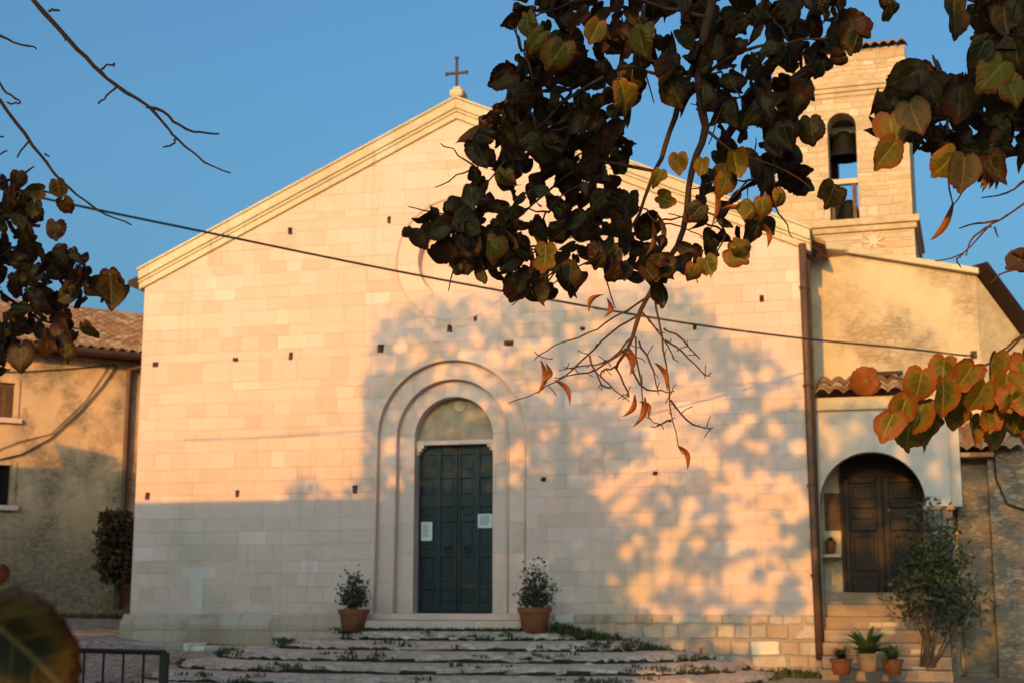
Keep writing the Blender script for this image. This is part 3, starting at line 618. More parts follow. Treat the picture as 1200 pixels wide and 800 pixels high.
g = MB(); g.tube([mpH(u0 - .3, ez + .06, -.5), mpH(u1, ez + .06, -.5)], .075, 10); g.build('gutter', M['copper'], house, smooth=True)
ud = hc(147, 500)[0]; pipe('downpipe', [mpH(ud + .5, ez + .02, -.48), mpH(ud + .25, ez - .1, -.3), mpH(ud, ez - .18, -.1), mpH(ud, 2, -.1), mpH(ud, .1, -.1)], .06, M['copper'], house)
pts = [(-40, 545), (0, 538), (25, 532), (60, 513), (95, 481), (120, 452), (137, 428)]  # thin dark tubes along the curved lines on the house wall
pipe('wall_line', [H_(x, y, .04) for x, y in pts], .014, M['cable'], house, 6); pipe('wall_line', [H_(x, y - 2, .03) for x, y in [(-40, 545), (20, 520), (60, 510), (100, 472), (128, 430)]], .008, M['cable'], house, 6)
pipe('wall_line', [H_(x, y, .03) for x, y in [(-30, 436), (30, 435), (80, 432), (135, 427)]], .010, M['cable'], house, 6)

# ------------------------------------------------------------------ houses across the square, behind the camera (unseen, sized and skewed so they shade church foot, steps and left house)
def back_house(label, x0, x1, y0, y1, ztop, chim=None, skew=0.0):
    yf = lambda x: y1 + skew * (x - x1)
    t = thing('house', label, 'house', ((x0 + x1) / 2, (y0 + y1) / 2, -1.5), 'houses across the square')
    mb = MB(); wins = []
    n = int((x1 - x0) / 3)
    for k in range(n):
        for zz in (.2, 3.1):
            cx = x0 + (k + .5) * (x1 - x0) / n; 
            if zz + 1.5 < ztop - .5: wins.append([(cx - .5, zz), (cx + .5, zz), (cx + .5, zz + 1.5), (cx - .5, zz + 1.5)])
    plate(mb, [(x0, -1.8), (x1, -1.8), (x1, ztop - .3), (x0, ztop - .3)], wins, lambda x, z, d: Vector((x, yf(x) - d, z)), [(.25, True)] * len(wins))
    mb.add([(x0, yf(x0), -1.8), (x0, y0, -1.8), (x1, y0, -1.8), (x1, y1, -1.8)] + [(x0, yf(x0), ztop - .3), (x0, y0, ztop - .3), (x1, y0, ztop - .3), (x1, y1, ztop - .3)], [(0, 1, 5, 4), (1, 2, 6, 5), (2, 3, 7, 6)])
    mb.build('wall', M['house'], t)
    mb = MB(); mb.prism([(x0 - .3, y0, ztop - .3), (x1, y0, ztop - .3), (x1, yf(x1) + .01, ztop - .3), (x0 - .3, yf(x0 - .3) + .01, ztop - .3)], (0, 0, .3)); r_ = mb.build('roof', M['tiles'], t)
    if chim:
        mb = MB(); yc = yf(chim[0]); mb.box(chim[0], chim[1], yc - .9, yc - .1, ztop, chim[2]); mb.box(chim[0] - .1, chim[1] + .1, yc - 1.0, yc - .02, chim[2] + .001, chim[2] + .06); mb.build('chimney', M['house'], r_)
def shade_top(p, y): # height on the plane y whose shadow edge passes through the point p
    t = (p.y - y) / -TOSUN.y * 1.0; q = p + TOSUN * ((y - p.y) / TOSUN.y); return q
YB, YA = -15.5, -12.0
q1 = shade_top(Fy(300, 586), YB); qa = shade_top(Fy(150, 586), YB); qb = shade_top(Fy(486, 580), YB); c0 = shade_top(Fy(345, 570), YB); c1 = shade_top(Fy(372, 570), YB); ctp = shade_top(Fy(358, 566), YB)
B1 = H_(-20, 541) + TOSUN * 14; B2 = H_(158, 557) + TOSUN * 14; ch0 = H_(72, 525) + TOSUN * 14; ch1 = H_(124, 525) + TOSUN * 14; skA = (B2.y - B1.y) / (B2.x - B1.x); xA = B2.x + .35
back_house('lower rendered house on the left side of the square beside the viewer', qa.x - .2, qb.x, -27, YB, q1.z)
back_house('taller rendered house with a chimney on the left side of the square', xA - 14, xA, -40, B2.y + .35 * skA, (B1.z + B2.z) / 2, (ch0.x, ch1.x, (ch0.z + ch1.z) / 2), skA)
q3 = shade_top(Fy(560, 742), -50); q4 = shade_top(Fy(780, 742), -50)
back_house('long low rendered house across the square behind the viewer', shade_top(Fy(440, 742), -50).x, q4.x, -60, -50.2, q3.z)

# ------------------------------------------------------------------ steps in front of the portal
sb = MB(); cx = .25
sb.box(-1.32, 1.42, -.34, .499, -.115, -.002); sb.box(-1.62, 1.75, -.62, -.02, -.25, -.118)
marble = thing('stone_threshold', 'two pale worn stone threshold steps under the church door', 'steps', (0, -.3, -.3)); sb.build('slab', M['facade_trim'], marble, bevel=.02)
steps = thing('curved_steps', 'broad curved rubble stone steps leading up to the church door', 'steps', (.3, -2, -1.1))
tiers = [(2.0, 1.15, -.285), (3.0, 1.9, -.42), (3.9, 2.65, -.56), (4.6, 3.4, -.70), (5.1, 4.2, -.84), (5.6, 5.0, -.97)]
edges_ = []
for k, (hw, dp, zt) in enumerate(tiers):
    pts = []; n = 56
    for i in range(n + 1):
        a = pi * i / n; c_, s_ = cos(a), sin(a)
        x = cx - hw * math.copysign(abs(c_) ** .75, c_) + random.uniform(-.03, .03); y = -dp * abs(s_) ** .6 - .02 + random.uniform(-.025, .025)
        pts.append((x, min(y, -.03 - .001 * k)))
    mb = MB(); m = len(pts); zz = [zt + random.uniform(-.012, .012) for _ in pts]
    inner = [(cx + (x - cx) * .96, y * .93) for x, y in pts]
    vs = [(x, y, -1.4) for x, y in pts] + [(x, y, z - .105) for (x, y), z in zip(pts, zz)] + [(cx + (x - cx) * .985, y * .95, z - .035) for (x, y), z in zip(pts, zz)] + [(cx + (x - cx) * .90, y * .86, zt + random.uniform(-.012, .012)) for x, y in pts]
    fs = []
    for r in range(3): fs += [(r * m + i, r * m + i + 1, (r + 1) * m + i + 1, (r + 1) * m + i) for i in range(m - 1)]
    fs.append(tuple(3 * m + i for i in range(m)))
    mb.add(vs, fs); mb.build('tread', M['steps'], steps, smooth=True)
    edges_.append([(x, y, zt) for x, y in pts])
# loose kerb blocks at the left foot of the facade
kb = thing('kerb_stones', 'row of worn stone kerb blocks along the left foot of the church', 'kerb', (-4.2, -1.0, -.8))
mb = MB(); xk = -5.7
while xk < -3.1:
    L = random.uniform(.5, .9); z1 = -.50 - .02 * (xk + 5.7) + random.uniform(-.02, .02); mb.box(xk, xk + L - .02, -1.05 + random.uniform(-.04, .04), -.3, -1.2, z1); xk += L
mb.build('block', M['foot'], kb, bevel=.04)
# weeds and moss
def blades(mb, c, n, h, spread, wd=.012):
    for _ in range(n):
        b = Vector(c) + Vector((random.gauss(0, spread), random.gauss(0, spread), 0)); a = random.uniform(0, 2 * pi); hh_ = h * random.uniform(.4, 1.1); l = Vector((cos(a), sin(a), 0)); t = l.orthogonal().normalized() if False else Vector((-sin(a), cos(a), 0))
        mb.add([b - t * wd, b + t * wd, b + l * hh_ * .3 + Vector((0, 0, hh_ * .7)) + t * wd * .8, b + l * hh_ * .3 + Vector((0, 0, hh_ * .7)) - t * wd * .8, b + l * hh_ * .7 + Vector((0, 0, hh_))], [(0, 1, 2, 3), (3, 2, 4)])
wd_ = MB()
for k, e in enumerate(edges_):
    for (x, y, z) in e:
        for _ in range(7):
            if random.random() < .26 * max(0, sin(x * 2.3 + k * 1.7) + .35): blades(wd_, (x + random.uniform(-.12, .12), y - .03 + random.uniform(0, .1), z - .12 + random.uniform(0, .1)), 10, random.uniform(.03, .09), .05)
for i in range(260):
    x = random.uniform(1.9, 6.0); y = random.uniform(-.5, -.08) - .15 * max(0, 4 - x) ; blades(wd_, (x, y, hz(x, y) - .0 if x > 4.5 else -.25 - .23 * (x - 1.9)), 14, random.uniform(.05, .17), .07)
for i in range(70):
    x = random.uniform(-1.9, 2.0); blades(wd_, (x, -.66, -.27), 8, .06, .05)
for i in range(60):
    x = random.uniform(-5.9, -3); blades(wd_, (x, -.25 + random.uniform(-.1, .1), -.6), 10, .09, .06)
for i in range(200):
    u = random.uniform(-10, 1); q = mpH(u, 0, -random.uniform(.05, .5)); blades(wd_, (q.x, q.y, hz(q.x, q.y)), 10, .12, .1)
ms = MB()
for k, e in enumerate(edges_):
    zf = edges_[k + 1][0][2] if k + 1 < len(edges_) else -1.02; pts = []; rr = []
    for (x, y, z) in e:
        for f in (0, .5): pts.append((x + random.uniform(-.06, .06), y - .02 + random.uniform(-.03, .03), zf + random.uniform(-.01, .03))); rr.append(random.choice((.01, .02, .035, .045, .025)))
    ms.tube(pts, rr, 5)
tag(ms.build('moss', M['moss']), 'dark moss and soil caught along the foot of each step', 'moss', kind='stuff')
tag(wd_.build('weeds', M['grass']), 'low weeds and moss along the step edges and wall foot', 'weeds', kind='stuff')

# ------------------------------------------------------------------ leaf clumps for small plants
def leaf_quads(mb, c, n, rad, size, squash=1.0, droop=.3):
    for _ in range(n):
        while True:
            v = Vector((random.uniform(-1, 1), random.uniform(-1, 1), random.uniform(-1, 1)))
            if v.length < 1: break
        p = Vector(c) + Vector((v.x * rad, v.y * rad, v.z * rad * squash)); leaf1(mb, p, size * random.uniform(.6, 1.25), droop)
def leaf1(mb, p, s, droop=.3):
    d = Vector((random.gauss(0, 1), random.gauss(0, 1), random.gauss(-droop, .7))).normalized(); t = d.orthogonal().normalized(); t.rotate(Matrix.Rotation(random.uniform(0, 6.28), 3, d)); n = d.cross(t)
    mb.add([p, p + d * s * .5 + t * s * .3 + n * s * .08, p + d * s, p + d * s * .5 - t * s * .3 + n * s * .08], [(0, 1, 2), (0, 2, 3)])
def potted(px, py_base, py_rim, wpx, label, ppl, y):
    b = Fy(px, py_base, y); rr = (Fy(px + wpx / 2, py_base, y).x - b.x); h = Fy(px, py_rim, y).z - b.z
    t = thing('potted_shrub', label, 'potted plant', tuple(b), 'potted shrubs beside the church door')
    pot = MB().lathe([(.001, 0), (rr * .76, 0), (rr * .95, h * .8), (rr * .95, h * .82)], b, 28).build('pot', M['terra'], t, smooth=True)
    MB().lathe([(rr * .951, h * .80), (rr * 1.06, h * .80), (rr * 1.08, h * .98), (rr * 1.03, h), (rr * .93, h), (rr * .9, h * .9), (.001, h * .9)], b, 28).build('rim', M['terra'], pot)
    fo = MB(); stm = MB(); top = b + Vector((0, 0, h * .9))
    for (qx, qy) in ppl:
        e = Fy(qx, qy, y) + Vector((0, random.uniform(-.15, .15), 0)); m_ = (top + e) / 2 + Vector((random.uniform(-.05, .05), random.uniform(-.05, .05), .03)); stm.tube([top, m_, e], [.012, .009, .004], 5)
        for k in range(75):
            f = random.uniform(.25, 1.05); q = top.lerp(e, f) + Vector((random.gauss(0, .06), random.gauss(0, .08), random.gauss(0, .05))); leaf1(fo, q, .06 * random.uniform(.7, 1.3), -.3)
    stm.build('stem', M['bark'], t); fo.build('foliage', M['shrub'], t)
potted(414, 739, 713, 33, 'round dark shrub in a terracotta pot left of the church door', [(402, 690), (408, 682), (413, 672), (420, 675), (426, 684), (424, 696), (405, 700), (416, 690), (411, 678), (420, 690), (426, 700)], -.62)
potted(626.5, 742, 711, 37, 'taller spreading shrub in a terracotta pot right of the church door', [(612, 690), (616, 672), (622, 665), (633, 660), (636, 672), (642, 682), (651, 692), (645, 700), (612, 702), (626, 680), (620, 690), (632, 694), (640, 704), (628, 668)], -.75)

# clipped little tree by the house corner
ct_ = thing('clipped_tree', 'small clipped tree with columnar dark crown at the house wall', 'tree', tuple(H_(140, 712, 1.0)))
b = H_(137, 713, .9); tp = H_(137, 650, .9); MB().tube([b, (b + tp) / 2 + Vector((.03, 0, 0)), tp], [.09, .075, .06], 8).build('trunk', M['bark'], ct_)
mb = MB()
for i in range(3800):
    py = random.uniform(598, 680); f = (py - 598) / 82; half = 14 + 12 * math.sqrt(min(1, f * 3)) - (6 if f > .85 else 0); q = H_(138 + random.uniform(-1, 1) * half * random.uniform(.6, 1.05) + 2 * sin(py * .3), py, .9 + random.uniform(-.45, .45)); leaf1(mb, q, .11, .4)
mb.build('crown', M['hedge'], ct_)

# climbing rose in front of the porch pier
rs = thing('climbing_shrub', 'tall loose climbing shrub growing in front of the porch pier', 'shrub', tuple(Fy(1090, 778, -.5)))
st_ = MB(); fo = MB(); base = Fy(1088, 780, -.5)
for (ex, ey) in [(1072, 600), (1088, 592), (1105, 605), (1118, 640), (1135, 680), (1060, 660), (1075, 640), (1128, 655), (1050, 690), (1105, 690), (1095, 650), (1112, 620), (1080, 620), (1140, 700)]:
    e = Fy(ex, ey, -.5 + random.uniform(-.4, .3)); m_ = base.lerp(e, .5) + Vector((random.uniform(-.12, .12), random.uniform(-.1, .1), .12)); b0 = base + Vector((random.uniform(-.12, .12), random.uniform(-.1, .1), 0))
    st_.tube([b0, b0.lerp(m_, .5) + Vector((random.uniform(-.05, .05), 0, 0)), m_, e], [.016, .013, .011, .005], 6)
    for k in range(170):
        f = random.uniform(.46, 1.03); q = (m_.lerp(e, (f - .5) * 2) if f > .5 else base.lerp(m_, f * 2)) + Vector((random.gauss(0, .13), random.gauss(0, .14), random.gauss(0, .11))); leaf1(fo, q, .085 * random.uniform(.6, 1.3), .2)
st_.build('stem', M['bark'], rs); fo.build('foliage', M['shrub'], rs)
# three pots at the foot of the porch steps, one small pot inside
def pot_plant(px, pyb, pyr, wpx, y, pm, leafm, label, kind):
    b = Fy(px, pyb, y); rr = Fy(px + wpx / 2, pyb, y).x - b.x; h = Fy(px, pyr, y).z - b.z; t = thing('potted_plant', label, 'potted plant', tuple(b), 'pots at the porch steps')
    pot = MB().lathe([(.001, 0), (rr * .72, 0), (rr * .93, h * .8)], b, 24).build('pot', pm, t, smooth=True); MB().lathe([(rr * .94, h * .8), (rr * 1.03, h * .8), (rr * 1.05, h), (rr * .9, h), (rr * .88, h * .9), (.001, h * .9)], b, 24).build('rim', pm, pot)
    mb = MB(); top = b + Vector((0, 0, h * .9))
    n, L, wv = kind
    for k in range(n):
        a = random.uniform(0, 6.28); el = random.uniform(.35, 1.45); l = L * random.uniform(.6, 1.1); d = Vector((cos(a), sin(a), 0)); s_ = Vector((-sin(a), cos(a), 0)); pts = []
        for i in range(6):
            f = i / 5; pts.append((top + d * (l * f * cos(el) + .25 * l * f * f) + Vector((0, 0, l * f * sin(el) - .35 * l * f * f)), wv * sin(pi * min(1, .15 + f * .85)) + .002))
        vs = []; 
        for p, ww in pts: vs += [p - s_ * ww, p + s_ * ww]
        mb.add(vs, [(2 * i, 2 * i + 1, 2 * i + 3, 2 * i + 2) for i in range(5)])
    mb.build('foliage', leafm, t)
pot_plant(1018, 786, 765, 27, -1.55, M['terra_pale'], M['fern'], 'pale clay pot with broad upright green leaves, middle of the porch pots', (46, .62, .045))
pot_plant(986, 790, 771, 26, -1.5, M['terra'], M['shrub'], 'terracotta pot with low grassy plant nearest the brown downpipe', (90, .33, .012))
pot_plant(1046, 790, 772, 26, -1.5, M['terra'], M['fern'], 'terracotta pot with small leafy plant nearest the climbing shrub', (50, .36, .03))
pot_plant(974, 648, 633, 13, YW - .25, M['terra'], M['shrub'], 'small terracotta pot with trailing plant on the ledge inside the porch', (30, .16, .012))
mb = MB(); a = Fy(974, 649, YW - .25); mb.box(pl_ + .002, a.x + .16, YW - .38, YW - .052, a.z - .05, a.z - .001); mb.build('ledge', M['facade_trim'], porch)

# ------------------------------------------------------------------ railing in the near left
rl = thing('railing', 'dark iron railing with thin upright bars at the lower left', 'railing', tuple(P(193, 800, 12.2)))
e_r = P(193, 764, 12.2); e_l = P(70, 755.3, 12.9); dr_ = e_l - e_r; e_ll = e_r + dr_ * 3.0
e_ll.z = e_r.z; e_l.z = e_r.z
MB().tube([e_r, e_ll], .022, 8).build('top_rail', M['iron'], rl); g_ = Vector((0, 0, .86))
MB().tube([e_r - g_, e_ll - g_], .018, 8).build('bottom_rail', M['iron'], rl)
for f in (0, 3.0): q = e_r + (e_ll - e_r) * (f / 3.0); MB().box(q.x - .03, q.x + .03, q.y - .03, q.y + .03, hz(q.x, q.y) - .1, q.z - .0).build('post', M['iron'], rl)
for k in range(1, 16):
    q = e_r + (e_ll - e_r) * (k / 16); MB().tube([q, q - g_], .011, 6).build('bar', M['iron'], rl)

# ------------------------------------------------------------------ overhead cable
cbl = []
ctrl = [(-420, 128, 16), (-120, 195, 17), (85, 240, 17.8), (240, 272, 18.3), (430, 311, 18.9), (610, 345, 19.7), (800, 378, 21.2), (945, 397, 22.5), (1060, 408, 23.6), (1128, 416, 24.0)]
for (px, py, d) in ctrl: cbl.append(P(px, py, d))
cbl.append(at(1141, 415, (0, YW - .02, 0), Vector((0, 1, 0))))
fine = []
for i in range(len(cbl) - 1):
    for k in range(5):
        t = k / 5; p0, p1, p2, p3 = cbl[max(i - 1, 0)], cbl[i], cbl[i + 1], cbl[min(i + 2, len(cbl) - 1)]
        fine.append(.5 * (2 * p1 + (p2 - p0) * t + (2 * p0 - 5 * p1 + 4 * p2 - p3) * t * t + (3 * p1 - p0 - 3 * p2 + p3) * t ** 3))
fine.append(cbl[-1])
cb_ = thing('overhead_cable', 'black sagging cable strung across the church front to the side wing', 'cable', tuple(cbl[-1]))
MB().tube(fine, .015, 6).build('wire', M['cable'], cb_, smooth=True)
mb = MB(); a = cbl[-1]; mb.box(a.x - .05, a.x + .05, YW - .09, YW - .003, a.z - .05, a.z + .05); mb.build('wall_bracket', M['rust'], cb_)

# ------------------------------------------------------------------ linden trees
class Leaves(MB):
    def __init__(s):
        super().__init__(); s.uv = {'leaf': [], 'edge': []}
    def leaf(s, p, dirv, nrm, L, rnd, curl=.25, fold=.25, wob=.06, wide=.5, simple_=False):
        """p = stalk end; dirv = towards the tip; nrm = face normal"""
        d = dirv.normalized(); n = (nrm - d * nrm.dot(d)).normalized(); t = d.cross(n)
        K = 40 if not simple_ else 10; rings = [1.0, .82, .5] if not simple_ else [1.0]
        ph = random.uniform(0, 6.28); ch = random.choice((0, 0, -.12, -.2)) * random.random(); er = random.uniform(-.25, .55) * curl * 2; cu = curl * random.uniform(-.4, 1.3); fo = fold * random.uniform(-.2, 1.2); a1 = random.uniform(.0, wob * 2); sk = random.uniform(-.12, .12)
        out = []
        for k in range(K):
            a = 2 * pi * k / K; # heart outline, a = 0 at the tip
            b_ = pi - abs((a + pi) % (2 * pi) - pi); a_ = pi - b_
            r = .45 + .13 * math.exp(-(a_ / .20) ** 2) + .035 * math.exp(-((b_ - .62) / .35) ** 2) - .11 * math.exp(-(b_ / .20) ** 2)
            r += .009 * (1 if k % 2 else -1) + random.uniform(-.018, .012) + .02 * sin(3 * a + ph) + ch * max(0, sin(2 * a + 2 * ph)) ** 3
            out.append((r * sin(a) * wide * 2 * .92, .45 + r * cos(a)))
        vs = []; uvs = []
        def put(x, y, e):
            x2 = x + sk * y * y
            xf = x2 * cos(fo); z = abs(x2) * sin(fo) + a1 * sin(6 * x + 5 * y + ph) * .6 - er * max(0, .45 - e) ** 1.5 * (1 + .5 * sin(5 * y + ph))
            if abs(cu) > .02: yy = sin(cu * y) / cu; z -= (1 - cos(cu * y)) / cu
            else: yy = y
            vs.append(p + (t * xf + d * yy + n * z) * L); uvs.append((x, y, e))
        for q in rings:
            for (x, y) in out: put(x * q, .42 + (y - .42) * q, (1 - q))
        put(0, .42, 1.0)
        fs = []
        for r in range(len(rings) - 1): fs += [(r * K + k, r * K + (k + 1) % K, (r + 1) * K + (k + 1) % K, (r + 1) * K + k) for k in range(K)]
        b = (len(rings) - 1) * K; fs += [(b + k, b + (k + 1) % K, len(vs) - 1) for k in range(K)]
        s.add(vs, fs)
        for f in fs:
            for i in f: s.uv['leaf'] += [uvs[i][0], uvs[i][1]]; s.uv['edge'] += [uvs[i][2], rnd]
    def bract(s, a, b, wdt, rnd=.9):
        a, b = Vector(a), Vector(b); d = b - a; t = d.cross(FW).normalized(); vs = []; uvs = []
        for i in range(7):
            f = i / 6; ww = wdt * sin(pi * (.08 + f * .9)); c = a + d * f + FW * (.02 * sin(pi * f)) + t * (.012 * sin(pi * f))
            vs += [c - t * ww + FW * .006, c, c + t * ww + FW * .004]
        fs = []
        for i in range(6): fs += [(3 * i, 3 * i + 1, 3 * i + 4, 3 * i + 3), (3 * i + 1, 3 * i + 2, 3 * i + 5, 3 * i + 4)]
        s.add(vs, fs)
        for f in fs:
            for i in f: s.uv['leaf'] += [.3, .1 * i]; s.uv['edge'] += [.05, rnd]
DOWN = Vector((0, 0, -1))
def fleaf(lv, px, py, size_px, d):
    """one leaf of a dense mass: fresh, or dry, folded and hanging"""
    if random.random() < .42:
        rleaf(lv, px, py, size_px * random.uniform(.75, 1.1), d, rnd=random.uniform(.7, 1), roll=random.gauss(0, 28), curl=random.uniform(.6, 2.0), fold=random.uniform(.7, 1.5), wide=random.uniform(.34, .5), wob=.16)
    else: rleaf(lv, px, py, size_px, d, rnd=random.random() * .8, curl=.9, fold=.6, wide=random.uniform(.43, .54), wob=.09)
def rleaf(lv, px, py, size_px, d, rnd=None, roll=None, tilt=None, face=1.0, curl=.3, fold=.25, simple_=False, wide=.5, wob=.07):
    """a leaf whose middle sits near the pixel; roll = degrees of the tip from straight down"""
    roll = random.gauss(0, 45) if roll is None else roll; L = size_px * d / F_PX
    dv = (-UP * cos(R(roll)) + RT * sin(R(roll)) + FW * random.gauss(0, .55) * (1 if tilt is None else tilt)).normalized()
    nr = -FW * face + RT * random.gauss(0, 1.1 if tilt is None else tilt) + UP * random.gauss(0, .8 if tilt is None else tilt)
    lv.leaf(P(px, py, d) - dv * L * .45, dv, nr, L, random.random() if rnd is None else rnd, curl, fold, wob, wide, simple_=simple_)
def branch(mb, pts, r0, r1, wob=.0):
    """pts = (px, py, depth); radius in px of the photograph"""
    n = len(pts); P3 = [P(*q) for q in pts]; out = []; rad = []
    for i in range(n - 1):
        for k in range(3):
            t = k / 3; p0, p1, p2, p3 = P3[max(i - 1, 0)], P3[i], P3[i + 1], P3[min(i + 2, n - 1)]
            q = .5 * (2 * p1 + (p2 - p0) * t + (2 * p0 - 5 * p1 + 4 * p2 - p3) * t * t + (3 * p1 - p0 - 3 * p2 + p3) * t ** 3)
            f = (i + t) / (n - 1); out.append(q + Vector((random.uniform(-1, 1), random.uniform(-1, 1), random.uniform(-1, 1))) * wob); rad.append((r0 + (r1 - r0) * f) * pts[i][2] / F_PX * random.uniform(.88, 1.15))
    out.append(P3[-1]); rad.append(r1 * pts[-1][2] / F_PX)
    mb.tube(out, rad, 7); return out
def spurs(mb, line, n, L, r):
    for _ in range(n):
        i = random.randrange(1, len(line) - 1); p = line[i]; dv = (RT * random.uniform(-1, 1) + UP * random.uniform(-1, 1) + FW * random.uniform(-.4, .4)).normalized(); l = L * random.uniform(.3, 1)
        q = p + dv * l * .5; mb.tube([p, q, q + (dv + RT * random.uniform(-.6, .6) + UP * random.uniform(-.6, .6)) * l * .4], [r, r * .8, r * .9], 5)
def curve3(pts, n=5):
    pts = [Vector(p) for p in pts]; out = []
    for i in range(len(pts) - 1):
        for k in range(n):
            t = k / n; p0, p1, p2, p3 = pts[max(i - 1, 0)], pts[i], pts[i + 1], pts[min(i + 2, len(pts) - 1)]
            out.append(.5 * (2 * p1 + (p2 - p0) * t + (2 * p0 - 5 * p1 + 4 * p2 - p3) * t * t + (3 * p1 - p0 - 3 * p2 + p3) * t ** 3))
    return out + [pts[-1]]
def fillpoly(poly, spacing, jitter=.5):
    xs_ = [p[0] for p in poly]; ys_ = [p[1] for p in poly]; out = []; tries = 0
    target = int(abs(sum(poly[i - 1][0] * poly[i][1] - poly[i][0] * poly[i - 1][1] for i in range(len(poly)))) / 2 / (spacing * spacing))
    while len(out) < target and tries < 20000:
        tries += 1; p = (random.uniform(min(xs_), max(xs_)), random.uniform(min(ys_), max(ys_)))
        if pin(p, poly) and all((p[0] - q[0]) ** 2 + (p[1] - q[1]) ** 2 > (spacing * jitter) ** 2 for q in out): out.append(p)
    return out

flecks = [(750, 45, 24), (697, 45, 20), (733, 122, 20), (660, 66, 16), (590, 224, 15), (575, 232, 12), (606, 205, 14), (1167, 86, 24), (1110, 190, 12), (1046, 170, 11), (1190, 110, 13), (640, 30, 9), (650, 300, 10), (560, 290, 12), (800, 190, 14), (68, 222, 9), (62, 300, 9), (75, 330, 8), (28, 345, 8), (620, 140, 9), (905, 215, 9)]
def taper(n, a, b): return [a + (b - a) * (i / (n - 1)) ** .7 for i in range(n)]
# ---- right-hand linden: its trunk stands out of frame to the right, its boughs hang into view
tr_ = thing('linden_tree', 'linden whose dense leafy boughs hang over the picture from the top and right', 'tree', (10.4, -24.6, -1.4), 'lindens on the square')
trunkR = MB(); trunkR.tube(curve3([(10.4, -24.6, -1.6), (10.35, -24.55, 0), (10.3, -24.7, 2.2), (10.1, -24.9, 4.5), (9.8, -25.1, 7.0), (9.6, -25.2, 9.5)]), [.34 - .012 * i for i in range(26)], 12); trunkR.build('trunk', M['bark'], tr_, smooth=True)
# hanging bough over the middle
b1 = MB(); top = P(838, -60, 2.95); L0 = curve3([(10.3, -24.7, 2.6), (9.4, -23.6, 3.3), (8.4, -22.0, 3.2), (top.x + .25, top.y + .1, 2.75), tuple(top)])
b1.tube(L0, taper(len(L0), .06, .0106), 8)
m1 = branch(b1, [(838, -60, 2.95), (832, 10, 2.95), (818, 90, 2.97), (826, 150, 2.95), (812, 200, 2.97), (800, 270, 3.0), (775, 320, 3.0), (752, 365, 3.0), (735, 408, 3.0), (722, 432, 3.02)], 6.2, 1.5, .003)
branch(b1, [(826, 40, 2.97), (802, 100, 3.0), (784, 155, 3.03), (768, 200, 3.05), (748, 250, 3.05), (722, 300, 3.08)], 4.0, 1.4, .003)
branch(b1, [(802, 100, 3.0), (740, 80, 3.0), (690, 100, 3.0), (640, 140, 3.02), (590, 190, 3.02), (550, 240, 3.0)], 2.4, .9, .004)
branch(b1, [(768, 200, 3.05), (700, 190, 3.05), (655, 215, 3.05), (610, 250, 3.02), (575, 285, 3.0)], 2.2, .9, .004)
branch(b1, [(830, 20, 2.95), (780, 10, 2.95), (720, -5, 2.95), (650, 10, 2.95), (612, 30, 2.95)], 2.4, .9, .003)
branch(b1, [(818, 90, 2.97), (870, 60, 2.9), (920, 50, 2.85), (970, 45, 2.8)], 2.6, .9, .003)
branch(b1, [(826, 150, 2.95), (860, 180, 2.9), (900, 190, 2.88), (950, 220, 2.85)], 1.9, .8, .003)
bough = b1.build('bough', M['twig'], tr_, smooth=True)
tw = MB()
for pts in ([(765, 345), (720, 372), (690, 390), (650, 405), (626, 422)], [(752, 365), (712, 392), (690, 415), (660, 440), (632, 458), (596, 472)], [(742, 395), (716, 420), (690, 428), (655, 434)],
            [(735, 408), (700, 432), (668, 440), (650, 442)], [(768, 350), (776, 395), (782, 440), (787, 490), (800, 532)], [(778, 400), (800, 412), (822, 436), (832, 440)], [(778, 385), (800, 398), (820, 420)],
            [(744, 395), (748, 430), (752, 470), (752, 490)], [(722, 430), (705, 436), (712, 450), (738, 470)], [(785, 470), (805, 492), (828, 500), (836, 500)], [(722, 430), (735, 460), (735, 466)], [(690, 415), (704, 450), (716, 455)],
            [(752, 365), (775, 395), (790, 420)], [(787, 492), (770, 498)], [(748, 400), (762, 425), (770, 450), (772, 462)], [(735, 410), (750, 450), (775, 458), (790, 458)]):
    tw = MB(); l = branch(tw, [(x, y, 3.0 + random.uniform(-.03, .03)) for x, y in pts], 1.35, .55, .0025); spurs(tw, l, 4, .035, .0012); tw.build('twig', M['twig'], bough, smooth=True)
tw = MB()
for (x, y) in [(560, 200), (612, 60), (690, 150), (745, 60), (850, 120), (880, 210), (905, 240), (640, 250), (700, 300), (660, 310), (770, 260), (850, 270), (930, 120), (905, 20), (620, 290), (540, 262), (868, 150), (845, 85)]:
    for _ in range(3):
        tw = MB(); a = random.uniform(0, 6.28); l = random.uniform(30, 75); branch(tw, [(x, y, 3.0), (x + cos(a) * l * .5, y + sin(a) * l * .5 + 4, 3.0 + random.uniform(-.1, .1)), (x + cos(a) * l, y + sin(a) * l + 14, 3.0)], 1.3, .6, .004); tw.build('twig', M['twig'], bough, smooth=True)
lv = Leaves(); lg = Leaves()
pA = [(600, 10), (640, -30), (990, -30), (1000, 30), (985, 75), (950, 95), (928, 150), (948, 200), (930, 215), (900, 190), (882, 150), (850, 150), (825, 120), (790, 100), (760, 130), (720, 120), (650, 110), (615, 105), (592, 92), (605, 50)]
pB = [(565, 140), (620, 118), (700, 135), (735, 170), (728, 215), (752, 262), (790, 300), (800, 320), (780, 345), (735, 325), (700, 310), (665, 335), (632, 340), (602, 300), (560, 285), (525, 300), (505, 280), (525, 245), (548, 235), (555, 180)]
pC = [(845, 160), (910, 175), (945, 215), (978, 225), (980, 250), (955, 240), (925, 225), (895, 262), (862, 290), (835, 315), (800, 335), (775, 310), (805, 275), (812, 200)]
pE = [(560, 130), (600, 95), (680, 110), (735, 125), (742, 180), (690, 205), (600, 195)]
